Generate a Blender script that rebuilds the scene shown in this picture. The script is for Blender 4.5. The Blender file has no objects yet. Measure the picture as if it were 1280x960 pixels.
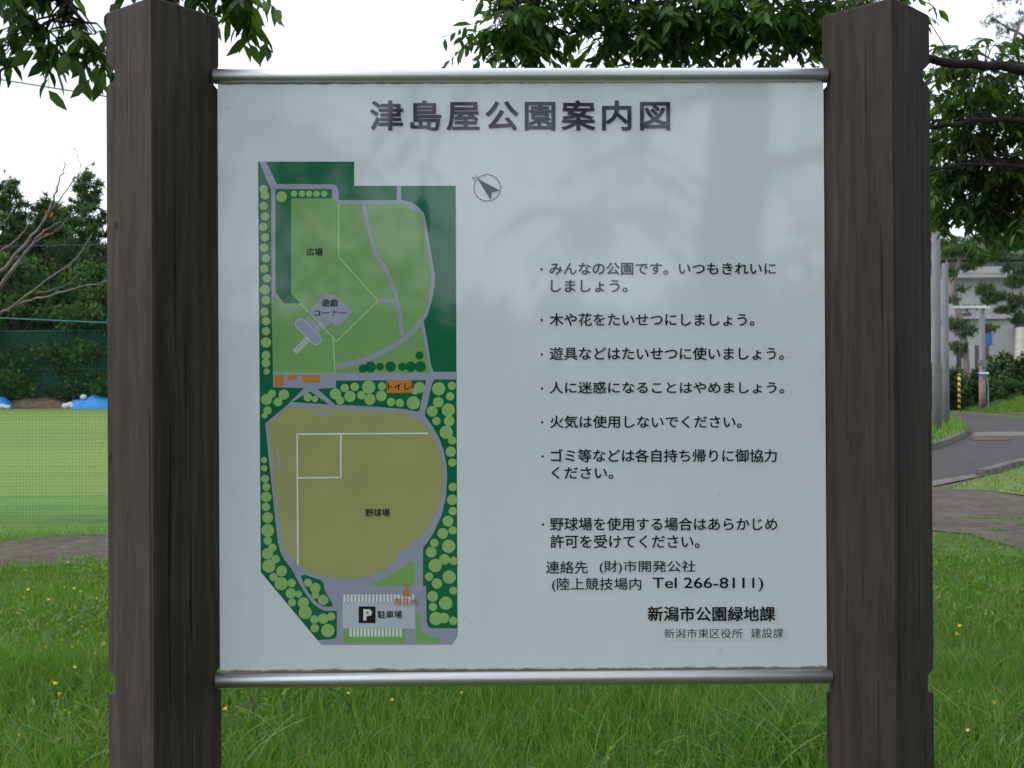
import bpy, math, random
import numpy as np
from mathutils import Vector, Matrix

# ------------------------------------------------------------------ camera, world, sun, exposure
scene = bpy.context.scene
COL = scene.collection
F = 1405.0                       # focal length in photo pixels (1280 wide)
EYE = Vector((0, 0, 1.5))
CR = Matrix.Rotation(math.radians(90.2), 3, 'X') @ Matrix.Rotation(math.radians(-0.3), 3, 'Z')
cam_d = bpy.data.cameras.new('camera')
cam = bpy.data.objects.new('camera', cam_d)
COL.objects.link(cam)
cam.matrix_world = Matrix.Translation(EYE) @ CR.to_4x4()
cam_d.sensor_width = 36.0
cam_d.lens = F / 1280 * 36
cam_d.clip_start = 0.05
cam_d.clip_end = 2000
cam_d.dof.use_dof = True
cam_d.dof.focus_distance = 1.84
cam_d.dof.aperture_fstop = 20
scene.camera = cam

SUN_EL, SUN_AZ = math.radians(38), math.radians(-96)     # azimuth measured from +Y towards +X
world = bpy.data.worlds.new('World')
scene.world = world
world.use_nodes = True
wn, wl = world.node_tree.nodes, world.node_tree.links
bg = wn['Background']
bg.inputs['Strength'].default_value = 0.1
sky = wn.new('ShaderNodeTexSky')
sky.sky_type = 'NISHITA'
sky.sun_disc = False
sky.sun_elevation = SUN_EL
sky.sun_rotation = SUN_AZ
sky.dust_density = 2.0
tc = wn.new('ShaderNodeTexCoord')
mp = wn.new('ShaderNodeMapping'); mp.inputs['Scale'].default_value = (1.0, 1.0, 2.6)
nz = wn.new('ShaderNodeTexNoise'); nz.inputs['Scale'].default_value = 2.3; nz.inputs['Detail'].default_value = 6
cr = wn.new('ShaderNodeValToRGB')
cr.color_ramp.elements[0].position = 0.36; cr.color_ramp.elements[0].color = (0.45, 0.45, 0.45, 1)
cr.color_ramp.elements[1].position = 0.56; cr.color_ramp.elements[1].color = (0.97, 0.97, 0.97, 1)
mx = wn.new('ShaderNodeMix'); mx.data_type = 'RGBA'
mx.inputs[7].default_value = (13.8, 14.9, 16.6, 1)         # bright cloud cover
wl.new(tc.outputs['Generated'], mp.inputs['Vector']); wl.new(mp.outputs['Vector'], nz.inputs['Vector'])
wl.new(nz.outputs['Fac'], cr.inputs['Fac']); wl.new(cr.outputs['Color'], mx.inputs[0])
wl.new(sky.outputs['Color'], mx.inputs[6]); wl.new(mx.outputs[2], bg.inputs['Color'])

sl = bpy.data.lights.new('sun', 'SUN'); sl.energy = 1.5; sl.angle = math.radians(12); sl.color = (1.0, 0.96, 0.9)
sun = bpy.data.objects.new('sun', sl); COL.objects.link(sun)
sd = Vector((math.sin(SUN_AZ) * math.cos(SUN_EL), math.cos(SUN_AZ) * math.cos(SUN_EL), math.sin(SUN_EL)))
sun.rotation_euler = sd.to_track_quat('Z', 'Y').to_euler()
sun.location = (-20, 20, 40)

vs = scene.view_settings
vs.view_transform = 'Standard'; vs.look = 'None'; vs.gamma = 1.0; vs.exposure = 0.15; vs.use_curve_mapping = False
scene.cycles.use_denoising = True
scene.cycles.max_bounces = 8
scene.cycles.transparent_max_bounces = 12
scene.cycles.sample_clamp_indirect = 6

rng = np.random.default_rng(7)
random.seed(7)

# ------------------------------------------------------------------ helpers
def ray(px, py):
    return CR @ Vector(((px - 640) / F, -(py - 480) / F, -1))
def W(px, py, d):
    return EYE + ray(px, py) * d
def G(px, py, z=0.0):
    r = ray(px, py)
    return EYE + r * ((z - EYE.z) / r.z)
def tag(o, label=None, cat=None, group=None, kind=None):
    if label: o['label'] = label
    if cat: o['category'] = cat
    if group: o['group'] = group
    if kind: o['kind'] = kind
    return o
def empty(name, loc=(0, 0, 0), rz=0.0):
    o = bpy.data.objects.new(name, None)
    COL.objects.link(o)
    o.location = loc; o.rotation_euler = (0, 0, rz); o.empty_display_size = 0.2
    return o
def link(name, me, mats, parent=None, smooth=False):
    for m in (mats if isinstance(mats, (list, tuple)) else [mats]):
        me.materials.append(m)
    o = bpy.data.objects.new(name, me)
    COL.objects.link(o)
    if parent: o.parent = parent
    if smooth: me.polygons.foreach_set('use_smooth', [True] * len(me.polygons))
    return o
class MB:
    def __init__(s): s.v = []; s.f = []; s.m = []
    def add(s, vs_, fs, mi=0):
        b = len(s.v); s.v += [tuple(q) for q in vs_]
        s.f += [tuple(i + b for i in f) for f in fs]; s.m += [mi] * len(fs)
    def box(s, a, b, mi=0):
        (x0, y0, z0), (x1, y1, z1) = a, b
        s.add([(x0,y0,z0),(x1,y0,z0),(x1,y1,z0),(x0,y1,z0),(x0,y0,z1),(x1,y0,z1),(x1,y1,z1),(x0,y1,z1)],
              [(0,3,2,1),(4,5,6,7),(0,1,5,4),(1,2,6,5),(2,3,7,6),(3,0,4,7)], mi)
    def tube(s, pts, radii, n=8, mi=0, caps=True):
        pts = [Vector(p) for p in pts]
        if not isinstance(radii, (list, tuple)): radii = [radii] * len(pts)
        vs_, fs = [], []
        up = None
        for i, p in enumerate(pts):
            t = (pts[min(i + 1, len(pts) - 1)] - pts[max(i - 1, 0)])
            t = t.normalized() if t.length > 1e-9 else Vector((0, 0, 1))
            if up is None:
                up = Vector((0, 0, 1)) if abs(t.z) < .9 else Vector((1, 0, 0))
            a = t.cross(up)
            if a.length < 1e-5: a = t.cross(Vector((0.3, 1, 0.2)))
            a.normalize(); b = t.cross(a); up = -b if False else a.cross(t)
            for k in range(n):
                an = 2 * math.pi * k / n
                vs_.append(p + (a * math.cos(an) + b * math.sin(an)) * radii[i])
        for i in range(len(pts) - 1):
            for k in range(n):
                k2 = (k + 1) % n
                fs.append((i*n+k, i*n+k2, (i+1)*n+k2, (i+1)*n+k))
        if caps:
            fs.append(tuple(range(n - 1, -1, -1))); fs.append(tuple((len(pts)-1)*n + k for k in range(n)))
        s.add(vs_, fs, mi)
    def lathe(s, prof, c=(0, 0, 0), n=16, mi=0):
        vs_, fs = [], []
        for r, z in prof:
            for k in range(n):
                an = 2*math.pi*k/n; vs_.append((c[0]+r*math.cos(an), c[1]+r*math.sin(an), c[2]+z))
        for i in range(len(prof)-1):
            for k in range(n):
                k2=(k+1)%n; fs.append((i*n+k, i*n+k2, (i+1)*n+k2, (i+1)*n+k))
        fs.append(tuple(range(n-1,-1,-1))); fs.append(tuple((len(prof)-1)*n+k for k in range(n)))
        s.add(vs_, fs, mi)
    def mesh(s, name):
        me = bpy.data.meshes.new(name); me.from_pydata(s.v, [], s.f); me.update()
        if any(s.m): me.polygons.foreach_set('material_index', s.m)
        return me
    def build(s, name, mats, parent=None, smooth=False):
        return link(name, s.mesh(name), mats, parent, smooth)
def np_mesh(name, verts, faces_list):
    """verts (N,3); faces_list: list of integer arrays (K,n) of equal-sided faces"""
    me = bpy.data.meshes.new(name)
    me.vertices.add(len(verts)); me.vertices.foreach_set('co', np.asarray(verts, np.float32).ravel())
    loops = np.concatenate([f.ravel() for f in faces_list]).astype(np.int32)
    tot = np.concatenate([np.full(len(f), f.shape[1]) for f in faces_list]).astype(np.int32)
    st = np.concatenate([[0], np.cumsum(tot)[:-1]]).astype(np.int32)
    me.loops.add(len(loops)); me.loops.foreach_set('vertex_index', loops)
    me.polygons.add(len(tot)); me.polygons.foreach_set('loop_start', st)
    try: me.polygons.foreach_set('loop_total', tot)
    except Exception: pass
    me.update(calc_edges=True); me.validate()
    return me

# ------------------------------------------------------------------ materials
def base_mat(name, col=(.5,.5,.5), rough=.6, metal=0.0, spec=0.5):
    m = bpy.data.materials.new(name); m.use_nodes = True
    b = m.node_tree.nodes['Principled BSDF']
    b.inputs['Base Color'].default_value = (*col, 1); b.inputs['Roughness'].default_value = rough
    b.inputs['Metallic'].default_value = metal; b.inputs['Specular IOR Level'].default_value = spec
    return m, m.node_tree.nodes, m.node_tree.links, b
def ramp(n, stops):
    r = n.new('ShaderNodeValToRGB'); e = r.color_ramp.elements
    while len(e) < len(stops): e.new(0.5)
    for i, (p, c) in enumerate(stops):
        e[i].position = p; e[i].color = (*c, 1) if len(c) == 3 else c
    return r
def noise(n, l, scale, detail=5, rough=.6, stretch=(1,1,1), coord='Object', dist=0.0):
    t = n.new('ShaderNodeTexCoord'); mp_ = n.new('ShaderNodeMapping'); mp_.inputs['Scale'].default_value = stretch
    z = n.new('ShaderNodeTexNoise'); z.inputs['Scale'].default_value = scale
    z.inputs['Detail'].default_value = detail; z.inputs['Roughness'].default_value = rough; z.inputs['Distortion'].default_value = dist
    l.new(t.outputs[coord], mp_.inputs['Vector']); l.new(mp_.outputs['Vector'], z.inputs['Vector'])
    return z
def noise_mat(name, stops, scale=5, stretch=(1,1,1), rough=.8, bump=0.0, detail=6, spec=.3, metal=0., bscale=None, second=None):
    m, n, l, b = base_mat(name, stops[0][1], rough, metal, spec)
    z = noise(n, l, scale, detail, .62, stretch)
    r = ramp(n, stops); l.new(z.outputs['Fac'], r.inputs['Fac'])
    out = r.outputs['Color']
    if second:
        sc_, st_, lo, hi = second
        z2 = noise(n, l, sc_, 4, .6, st_)
        r2 = ramp(n, [(.3, (lo,)*3), (.7, (hi,)*3)]); l.new(z2.outputs['Fac'], r2.inputs['Fac'])
        mxx = n.new('ShaderNodeMix'); mxx.data_type = 'RGBA'; mxx.blend_type = 'MULTIPLY'; mxx.inputs[0].default_value = 1
        l.new(out, mxx.inputs[6]); l.new(r2.outputs['Color'], mxx.inputs[7]); out = mxx.outputs[2]
    l.new(out, b.inputs['Base Color'])
    if bump:
        zb = noise(n, l, bscale or scale*3, 6, .65, stretch)
        bp = n.new('ShaderNodeBump'); bp.inputs['Strength'].default_value = bump; bp.inputs['Distance'].default_value = .02
        l.new(zb.outputs['Fac'], bp.inputs['Height']); l.new(bp.outputs['Normal'], b.inputs['Normal'])
    return m
def leaf_mat(name, c1, c2, c3, trans=.35, rough=.5, spec=.3):
    m, n, l, b = base_mat(name, c1, rough, 0, spec)
    g = n.new('ShaderNodeNewGeometry')
    r = ramp(n, [(0, c1), (.6, c2), (1, c3)] if name != 'grass_blade' else [(0, c1), (.6, c2), (.94, c3), (.985, (.26,.25,.12))]); l.new(g.outputs['Random Per Island'], r.inputs['Fac'])
    l.new(r.outputs['Color'], b.inputs['Base Color'])
    t = n.new('ShaderNodeBsdfTranslucent')
    mc = n.new('ShaderNodeMix'); mc.data_type = 'RGBA'; mc.blend_type = 'MULTIPLY'; mc.inputs[0].default_value = 1
    l.new(r.outputs['Color'], mc.inputs[6]); mc.inputs[7].default_value = (1.5, 1.6, .8, 1)
    l.new(mc.outputs[2], t.inputs['Color'])
    ms = n.new('ShaderNodeMixShader'); ms.inputs[0].default_value = trans
    l.new(b.outputs[0], ms.inputs[1]); l.new(t.outputs[0], ms.inputs[2])
    l.new(ms.outputs[0], n['Material Output'].inputs['Surface'])
    return m

def wood_mat(name, light=1.0):
    m, n, l, b = base_mat(name, (.1,.085,.07), .8, 0, .25)
    t = n.new('ShaderNodeTexCoord'); mp_ = n.new('ShaderNodeMapping')
    mp_.inputs['Scale'].default_value = (1, 1, .11); mp_.inputs['Location'].default_value = (.055, .10, .0)
    l.new(t.outputs['Object'], mp_.inputs['Vector'])
    wv = n.new('ShaderNodeTexWave'); wv.wave_type = 'RINGS'; wv.rings_direction = 'Z'
    wv.inputs['Scale'].default_value = 15; wv.inputs['Distortion'].default_value = 8.0
    wv.inputs['Detail'].default_value = 3; wv.inputs['Detail Scale'].default_value = 2.0
    l.new(mp_.outputs['Vector'], wv.inputs['Vector'])
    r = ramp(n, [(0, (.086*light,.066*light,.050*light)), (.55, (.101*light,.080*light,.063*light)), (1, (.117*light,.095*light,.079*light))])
    l.new(wv.outputs['Fac'], r.inputs['Fac'])
    # fine fibre streaks
    z = noise(n, l, 9, 8, .75, (42, 42, .8)); r2 = ramp(n, [(.30, (.62,.60,.58)), (.5, (.97,.97,.97)), (.70, (1.28,1.28,1.29))])
    l.new(z.outputs['Fac'], r2.inputs['Fac'])
    mA = n.new('ShaderNodeMix'); mA.data_type='RGBA'; mA.blend_type='MULTIPLY'; mA.inputs[0].default_value=1
    l.new(r.outputs['Color'], mA.inputs[6]); l.new(r2.outputs['Color'], mA.inputs[7])
    # weather stains
    z3 = noise(n, l, 3.2, 5, .6, (3, 3, .55)); r3 = ramp(n, [(.3, (.62,.58,.52)), (.5,(1,1,1)), (.72, (1.38,1.37,1.38))])
    l.new(z3.outputs['Fac'], r3.inputs['Fac'])
    mB = n.new('ShaderNodeMix'); mB.data_type='RGBA'; mB.blend_type='MULTIPLY'; mB.inputs[0].default_value=1
    l.new(mA.outputs[2], mB.inputs[6]); l.new(r3.outputs['Color'], mB.inputs[7])
    # drying checks: long thin cracks
    z4 = noise(n, l, 5, 2, .5, (26, 26, .32)); r4 = ramp(n, [(.315, (.25,.23,.21)), (.335, (1,1,1))])
    l.new(z4.outputs['Fac'], r4.inputs['Fac'])
    mC = n.new('ShaderNodeMix'); mC.data_type='RGBA'; mC.blend_type='MULTIPLY'; mC.inputs[0].default_value=1
    l.new(mB.outputs[2], mC.inputs[6]); l.new(r4.outputs['Color'], mC.inputs[7])
    # knots
    mk = n.new('ShaderNodeMapping'); mk.inputs['Scale'].default_value = (1, 1, .6); l.new(t.outputs['Object'], mk.inputs['Vector'])
    vo = n.new('ShaderNodeTexVoronoi'); vo.inputs['Scale'].default_value = 13; l.new(mk.outputs['Vector'], vo.inputs['Vector'])
    r5 = ramp(n, [(.045, (.28,.24,.21)), (.085, (1,1,1))]); l.new(vo.outputs['Distance'], r5.inputs['Fac'])
    mD = n.new('ShaderNodeMix'); mD.data_type='RGBA'; mD.blend_type='MULTIPLY'; mD.inputs[0].default_value=1
    l.new(mC.outputs[2], mD.inputs[6]); l.new(r5.outputs['Color'], mD.inputs[7])
    l.new(mD.outputs[2], b.inputs['Base Color'])
    ad = n.new('ShaderNodeMath'); ad.operation = 'ADD'; l.new(r2.outputs['Color'], ad.inputs[0]); l.new(r4.outputs['Color'], ad.inputs[1])
    bp = n.new('ShaderNodeBump'); bp.inputs['Strength'].default_value = .3; bp.inputs['Distance'].default_value = .0008
    l.new(ad.outputs[0], bp.inputs['Height']); l.new(bp.outputs['Normal'], b.inputs['Normal'])
    return m

def print_mat(name, col):
    m, n, l, b = base_mat(name, col, .05, 0, .5); b.inputs['IOR'].default_value = 1.62
    z = noise(n, l, 14, 4, .6); r = ramp(n, [(.3, tuple(c*.94 for c in col)), (.7, tuple(min(1, c*1.04) for c in col))])
    l.new(z.outputs['Fac'], r.inputs['Fac']); l.new(r.outputs['Color'], b.inputs['Base Color'])
    return m

M = {}
M['wood'] = wood_mat('weathered_wood', .47); M['wood_dark'] = wood_mat('shaded_wood', .40)  # second copy is darker: canopy shade on the right post put into its colour
M['bark'] = noise_mat('bark', [(.3, (.035,.028,.024)), (.7, (.11,.095,.085))], 9, (1,1,.35), .9, .6)
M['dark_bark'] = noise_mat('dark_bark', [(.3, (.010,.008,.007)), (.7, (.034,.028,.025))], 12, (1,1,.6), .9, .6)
M['pale_bark'] = noise_mat('pale_bark', [(.3, (.12,.10,.093)), (.7, (.28,.25,.24))], 14, (1,1,1), .85, .4)
M['pine_bark'] = noise_mat('pine_bark', [(.3, (.10,.075,.06)), (.7, (.30,.25,.22))], 6, (1,1,.4), .9, .6)
M['cherry_leaf'] = leaf_mat('cherry_leaf', (.024,.055,.012), (.042,.088,.018), (.10,.17,.035), .45)
M['pine_needle'] = leaf_mat('pine_needle', (.038,.075,.032), (.058,.105,.040), (.095,.15,.055), .32, .6)
M['wood_leaf'] = leaf_mat('wood_leaf', (.030,.080,.018), (.052,.122,.025), (.09,.175,.04), .34, .6)
M['far_leaf'] = leaf_mat('hedge_leaf', (.02,.05,.014), (.036,.085,.02), (.075,.14,.03), .25, .6)
M['grass'] = leaf_mat('grass_blade', (.056,.138,.016), (.092,.196,.025), (.185,.275,.07), .46, .5, .3)
M['withered'] = leaf_mat('withered_leaf', (.35,.05,.02), (.45,.08,.03), (.5,.13,.05), .3)
M['metal'] = noise_mat('galvanised_pipe', [(.3, (.62,.63,.65)), (.7, (.76,.77,.79))], 20, (1,30,30), .40, .05, metal=1.0)

def panel_mat():
    m, n, l, b = base_mat('enamel_panel', (.62,.655,.68), .05, 0, .5); b.inputs['IOR'].default_value = 1.62
    t = n.new('ShaderNodeTexCoord'); sx = n.new('ShaderNodeSeparateXYZ'); l.new(t.outputs['Object'], sx.inputs[0])
    # rusty grime creeping up from the lower rail and down from the upper one
    nzz = noise(n, l, 34, 6, .7, (1,1,.5))
    def band(zc, w, flip):
        a = n.new('ShaderNodeMath'); a.operation='SUBTRACT'
        if flip: a.inputs[0].default_value = zc; l.new(sx.outputs['Z'], a.inputs[1])
        else: l.new(sx.outputs['Z'], a.inputs[0]); a.inputs[1].default_value = zc
        d = n.new('ShaderNodeMath'); d.operation='DIVIDE'; l.new(a.outputs[0], d.inputs[0]); d.inputs[1].default_value = w
        sct = n.new('ShaderNodeMath'); sct.operation='SUBTRACT'; l.new(nzz.outputs['Fac'], sct.inputs[0]); l.new(d.outputs[0], sct.inputs[1])
        r = ramp(n, [(.10, (0,0,0)), (.36, (1,1,1))]); l.new(sct.outputs[0], r.inputs['Fac']); return r
    lo = band(PZ0, .012, False); hi = band(PZ1, .008, True)
    mm = n.new('ShaderNodeMath'); mm.operation='MAXIMUM'; l.new(lo.outputs['Color'], mm.inputs[0]); l.new(hi.outputs['Color'], mm.inputs[1])
    # fine dark specks
    vo = n.new('ShaderNodeTexVoronoi'); vo.inputs['Scale'].default_value = 26; l.new(t.outputs['Object'], vo.inputs['Vector'])
    rs = ramp(n, [(.022, (1,1,1)), (.034, (0,0,0))]); l.new(vo.outputs['Distance'], rs.inputs['Fac'])
    sv = n.new('ShaderNodeSeparateColor'); l.new(vo.outputs['Color'], sv.inputs[0])
    gt = n.new('ShaderNodeMath'); gt.operation='GREATER_THAN'; gt.inputs[1].default_value=.72; l.new(sv.outputs[0], gt.inputs[0])
    ml = n.new('ShaderNodeMath'); ml.operation='MULTIPLY'; l.new(gt.outputs[0], ml.inputs[0]); l.new(rs.outputs['Color'], ml.inputs[1])
    ml2 = n.new('ShaderNodeMath'); ml2.operation='MULTIPLY'; l.new(ml.outputs[0], ml2.inputs[0]); ml2.inputs[1].default_value=.7
    # faint streaks of run-off
    zs = noise(n, l, 3, 5, .65, (9,1,.7)); rst = ramp(n, [(.3, (.725,.760,.805)), (.7, (.765,.798,.84))]); l.new(zs.outputs['Fac'], rst.inputs['Fac'])
    m1 = n.new('ShaderNodeMix'); m1.data_type='RGBA'; l.new(mm.outputs[0], m1.inputs[0]); l.new(rst.outputs['Color'], m1.inputs[6]); m1.inputs[7].default_value=(.20,.13,.085,1)
    m2 = n.new('ShaderNodeMix'); m2.data_type='RGBA'; l.new(ml2.outputs[0], m2.inputs[0]); l.new(m1.outputs[2], m2.inputs[6]); m2.inputs[7].default_value=(.07,.06,.05,1)
    l.new(m2.outputs[2], b.inputs['Base Color'])
    rr = n.new('ShaderNodeMath'); rr.operation='MULTIPLY_ADD'; l.new(mm.outputs[0], rr.inputs[0]); rr.inputs[1].default_value=.5; rr.inputs[2].default_value=.05
    l.new(rr.outputs[0], b.inputs['Roughness'])
    return m

# ------------------------------------------------------------------ ground
def inpoly(x, y, poly):
    x = np.asarray(x); y = np.asarray(y); res = np.zeros(x.shape, bool); n_ = len(poly)
    for i in range(n_):
        x1, y1 = poly[i][0], poly[i][1]; x2, y2 = poly[(i+1) % n_][0], poly[(i+1) % n_][1]
        c = ((y1 > y) != (y2 > y)) & (x < (x2-x1)*(y-y1)/((y2-y1) if y2 != y1 else 1e-9) + x1)
        res ^= c
    return res
def ragged(poly, step, amp, seed=0, closed=True):
    """subdivide a polygon outline and roughen it"""
    r = random.Random(seed); out = []
    for i in range(len(poly)):
        a, b = Vector(poly[i][:2]), Vector(poly[(i+1) % len(poly)][:2])
        k = max(1, int((b-a).length/step))
        for j in range(k):
            p = a.lerp(b, j/k)
            out.append((p.x + r.uniform(-amp, amp), p.y + r.uniform(-amp, amp)))
    return out
def sheet(name, poly, z, m, kind='structure'):
    mb = MB(); mb.add([(p[0], p[1], z) for p in poly], [tuple(range(len(poly)))])
    o = mb.build(name, m); tag(o, kind=kind); 
    if o.data.polygons[0].normal.z < 0: o.data.flip_normals()
    return o
M['ground'] = noise_mat('meadow_ground', [(.25, (.035,.045,.014)), (.5, (.055,.085,.02)), (.75, (.10,.14,.035))], 5, (1,1,1), .95, .8, second=(.35,(1,1,1),.75,1.25))
M['field'] = noise_mat('mown_turf', [(.28, (.100,.170,.026)), (.5, (.118,.190,.031)), (.75, (.142,.208,.042))], 1.1, (.10,.8,1), .95, .3,
                       bscale=30, second=(.07,(.10,1.0,1),.88,1.20))
M['strip'] = noise_mat('lush_turf', [(.28, (.048,.122,.014)), (.5, (.070,.155,.020)), (.75, (.10,.185,.030))], 2.0, (.3,1,1), .95, .4, bscale=40, second=(.3,(.3,1.5,1),.8,1.25))
M['dirt'] = noise_mat('worn_path', [(.25, (.050,.039,.027)), (.5, (.084,.068,.049)), (.78, (.14,.118,.09))], 6, (1,1,1), .95, .7, bscale=60, second=(1.1,(1,1,1),.72,1.2))
M['asphalt'] = noise_mat('old_asphalt', [(.3, (.038,.034,.032)), (.7, (.064,.058,.055))], 3, (1,1,1), .9, .5, bscale=70, second=(40,(1,1,1),.8,1.2))
M['kerb'] = noise_mat('mossy_concrete', [(.3, (.05,.042,.034)), (.7, (.17,.155,.14))], 5, (1,1,1), .9, .5)
M['earth'] = noise_mat('bare_earth', [(.3, (.09,.06,.042)), (.7, (.22,.16,.115))], 2.5, (1,1,1), .95, .7)
M['bankgrass'] = noise_mat('bank_grass', [(.25, (.10,.085,.045)), (.45, (.08,.13,.03)), (.75, (.15,.20,.06))], .9, (1,1,1), .95, .8, second=(5,(1,1,1),.7,1.25))
M['clover'] = noise_mat('dry_turf', [(.25, (.12,.115,.045)), (.5, (.12,.165,.045)), (.75, (.19,.22,.085))], 2.2, (1,1,1), .95, .7, second=(12,(1,1,1),.75,1.2))

sheet('ground', [(-350,-150),(350,-150),(350,450),(-350,450)], 0, M['ground'])
g = lambda x, y: tuple(G(x, y)[:2])
FIELD = [(-110,10.0),(-20,10.4),(-5,11.2),(-3.5,12.0),(0,13.6),(4,16.8),(5.2,24),(6,40),(7,60),(8,91.6),(-110,91.6)]
PATH = [(-40,8.0),(-20,8.6),g(0,713),g(135,706),(-1.6,9.6),(1.5,10.6),g(1120,664),g(1167,664),g(1210,668),g(1240,678),g(1280,692),(6.2,8.6),(10,6.4),(18,4.4),
        (18,9.6),(12,12.6),g(1280,622),g(1225,614),g(1195,610),g(1167,609),(4.2,16.4),(0,13.2),(-3.0,12.0),g(115,668),g(60,672),g(0,680),(-20,10.0),(-40,9.6)]
ROAD = [g(1000,640),g(1100,618),g(1167,606),g(1235,592),g(1280,580),g(1330,568),g(1450,552),g(1500,530),g(1280,523.5),g(1240,519.6),g(1205,517),g(1150,516),g(1000,514),g(900,519),g(900,600)]
ISLAND = [g(930,600),g(1050,588),g(1167,562),g(1188,555),g(1203,548),g(1210,543),g(1208,537),g(1200,531),g(1188,527),g(1167,524),g(1050,521),g(930,521)]
sheet('sports_field', ragged(FIELD, 1.0, .10, 1), .004, M['field'])
sheet('turf_strip', ragged([(-110,10.05),(-20,10.45),(-5,11.25),(-3.5,12.05),(0,13.65),(4,16.9),(4.4,18),(-2,16.4),(-6,15.9),(-110,15.2)], 1.0, .06, 3), .008, M['strip'])
sheet('road', ROAD, .008, M['asphalt'])
sheet('path', ragged(PATH, .35, .07, 2), .012, M['dirt'])
CLOV = [g(1190,612),g(1235,594.5),g(1285,581),g(1340,570),(26,22),(18,14),(12,12.8),g(1282,621),g(1225,614)]
sheet('verge', ragged(CLOV, .5, .07, 4), .017, M['clover'])
# concrete gutter strip along the road edge
sheet('gutter', [g(1100,622),g(1167,609),g(1236,594.5),g(1238,590.5),g(1167,602),g(1100,613)], .020, M['kerb'])
# worn rusty seam across the road
M['seam'] = noise_mat('rusty_seam', [(.3, (.06,.032,.022)), (.7, (.13,.075,.05))], 4, (1,1,1), .95, .5)
sheet('road_seam', ragged([g(1214,551),g(1262,551.5),g(1262,548),g(1212,547)], .4, .05, 5), .022, M['seam'])
sheet('road_patch', ragged([g(1212,546),g(1300,545),g(1340,541),g(1260,540),g(1216,541)], .8, .12, 6), .014,
      noise_mat('patched_asphalt', [(.3,(.10,.085,.075)),(.7,(.17,.15,.135))], 3, (1,1,1), .95, .4))

def kerb_run(name, pts, w, h, label, m):
    mb = MB(); L = []; pts = [Vector((p[0], p[1], 0)) for p in pts]
    for i, p in enumerate(pts):
        t = (pts[min(i+1, len(pts)-1)] - pts[max(i-1, 0)]).normalized(); nn = Vector((-t.y, t.x, 0))
        L.append([p, p + Vector((0,0,h*.9)), p + nn*.015 + Vector((0,0,h)), p + nn*w + Vector((0,0,h)), p + nn*w])
    vs_ = [q for r in L for q in r]; fs = []
    for i in range(len(pts)-1):
        for k in range(4): fs.append((i*5+k, (i+1)*5+k, (i+1)*5+k+1, i*5+k+1))
    fs.append((0,1,2,3,4)); fs.append(tuple((len(pts)-1)*5+k for k in (4,3,2,1,0)))
    mb.add(vs_, fs); o = mb.build(name, m); tag(o, label, 'kerb'); return o
isl_top = MB(); isl_top.add([(p[0], p[1], .13) for p in ISLAND], [tuple(range(len(ISLAND)))])
o = isl_top.build('verge_island', M['bankgrass']); tag(o, kind='structure')
if o.data.polygons[0].normal.z < 0: o.data.flip_normals()
kerb_run('kerb', ISLAND[:9], .16, .15, 'curved mossy concrete kerb round the grass island below the two grey poles', M['kerb'])
kerb_run('kerb', [g(1232,596),g(1248,592.5),g(1266,586),g(1290,581),g(1340,571)], .16, .12, 'low dark kerb stones edging the grass verge at the right of the road', M['kerb'])

# bank beyond the road
def bank_pt(px, j):
    px = np.asarray(px, float); j = np.asarray(j, float)
    a_y = 1.5*F/(515 + np.maximum(0, px-1190)*.075 - 485.0)
    y = a_y + j*1.6; x = (px-640)/F*y
    h = (1-np.cos(np.minimum(1, j/4.5)*np.pi))*.5*(.52 + .10*np.sin(px*.06) + .06*np.sin(px*.17+j))
    return x, y, h
bk = MB(); NX, NY = 44, 10
bvs = []
for j in range(NY+1):
    for i in range(NX+1):
        x_, y_, h_ = bank_pt(1060 + i*14, j*.9); bvs.append((float(x_), float(y_), float(h_) - (.02 if j == 0 else 0)))
bk.add(bvs, [(j*(NX+1)+i, j*(NX+1)+i+1, (j+1)*(NX+1)+i+1, (j+1)*(NX+1)+i) for j in range(NY) for i in range(NX)])
tag(bk.build('bank', M['bankgrass'], smooth=True), kind='structure')
ed = MB(); evs = []
for i in range(34):
    px_ = 1206 + i*8; w_ = min(1.0, .18 + i*.05)*random.uniform(.8,1.15)
    for jj in (-.5, .35*w_, .8*w_, 1.5*w_):
        x_, y_, h_ = bank_pt(px_, max(0, jj)); 
        if jj < 0: y_ -= .6
        evs.append((float(x_), float(y_), float(h_) + .028))
ed.add(evs, [(i*4+k, (i+1)*4+k, (i+1)*4+k+1, i*4+k+1) for i in range(33) for k in range(3)])
tag(ed.build('earth_bank', M['earth'], smooth=True), kind='structure')

# ------------------------------------------------------------------ information board
TH = math.radians(.3); BY = 1.84
root = empty('information_board', (0, BY, 0), TH)
tag(root, 'white park map board with Japanese lettering held by two thick wooden posts', 'sign')
RI = (Matrix.Translation((0, BY, 0)) @ Matrix.Rotation(TH, 4, 'Z')).inverted()
nrm = Vector((math.sin(TH), -math.cos(TH), 0))
def L2(px, py):
    """photo pixel -> (s, z) on the face of the board"""
    r = ray(px, py); p0 = Vector((0, BY, 0))
    t = (p0 - EYE).dot(nrm) / r.dot(nrm)
    q = RI @ (EYE + r*t)
    return q.x, q.z
tl, tr, bl, br = L2(273,104), L2(1028,103), L2(275.5,840), L2(1033.5,834.5)
PX0 = (tl[0]+bl[0])/2 - .001; PX1 = (tr[0]+br[0])/2 + .001; PZ1 = (tl[1]+tr[1])/2 + .001; PZ0 = (bl[1]+br[1])/2 - .001
M['panel'] = panel_mat()
pm = MB(); pm.box((PX0, 0, PZ0), (PX1, .005, PZ1)); panel = pm.build('panel', M['panel'], root)

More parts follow.
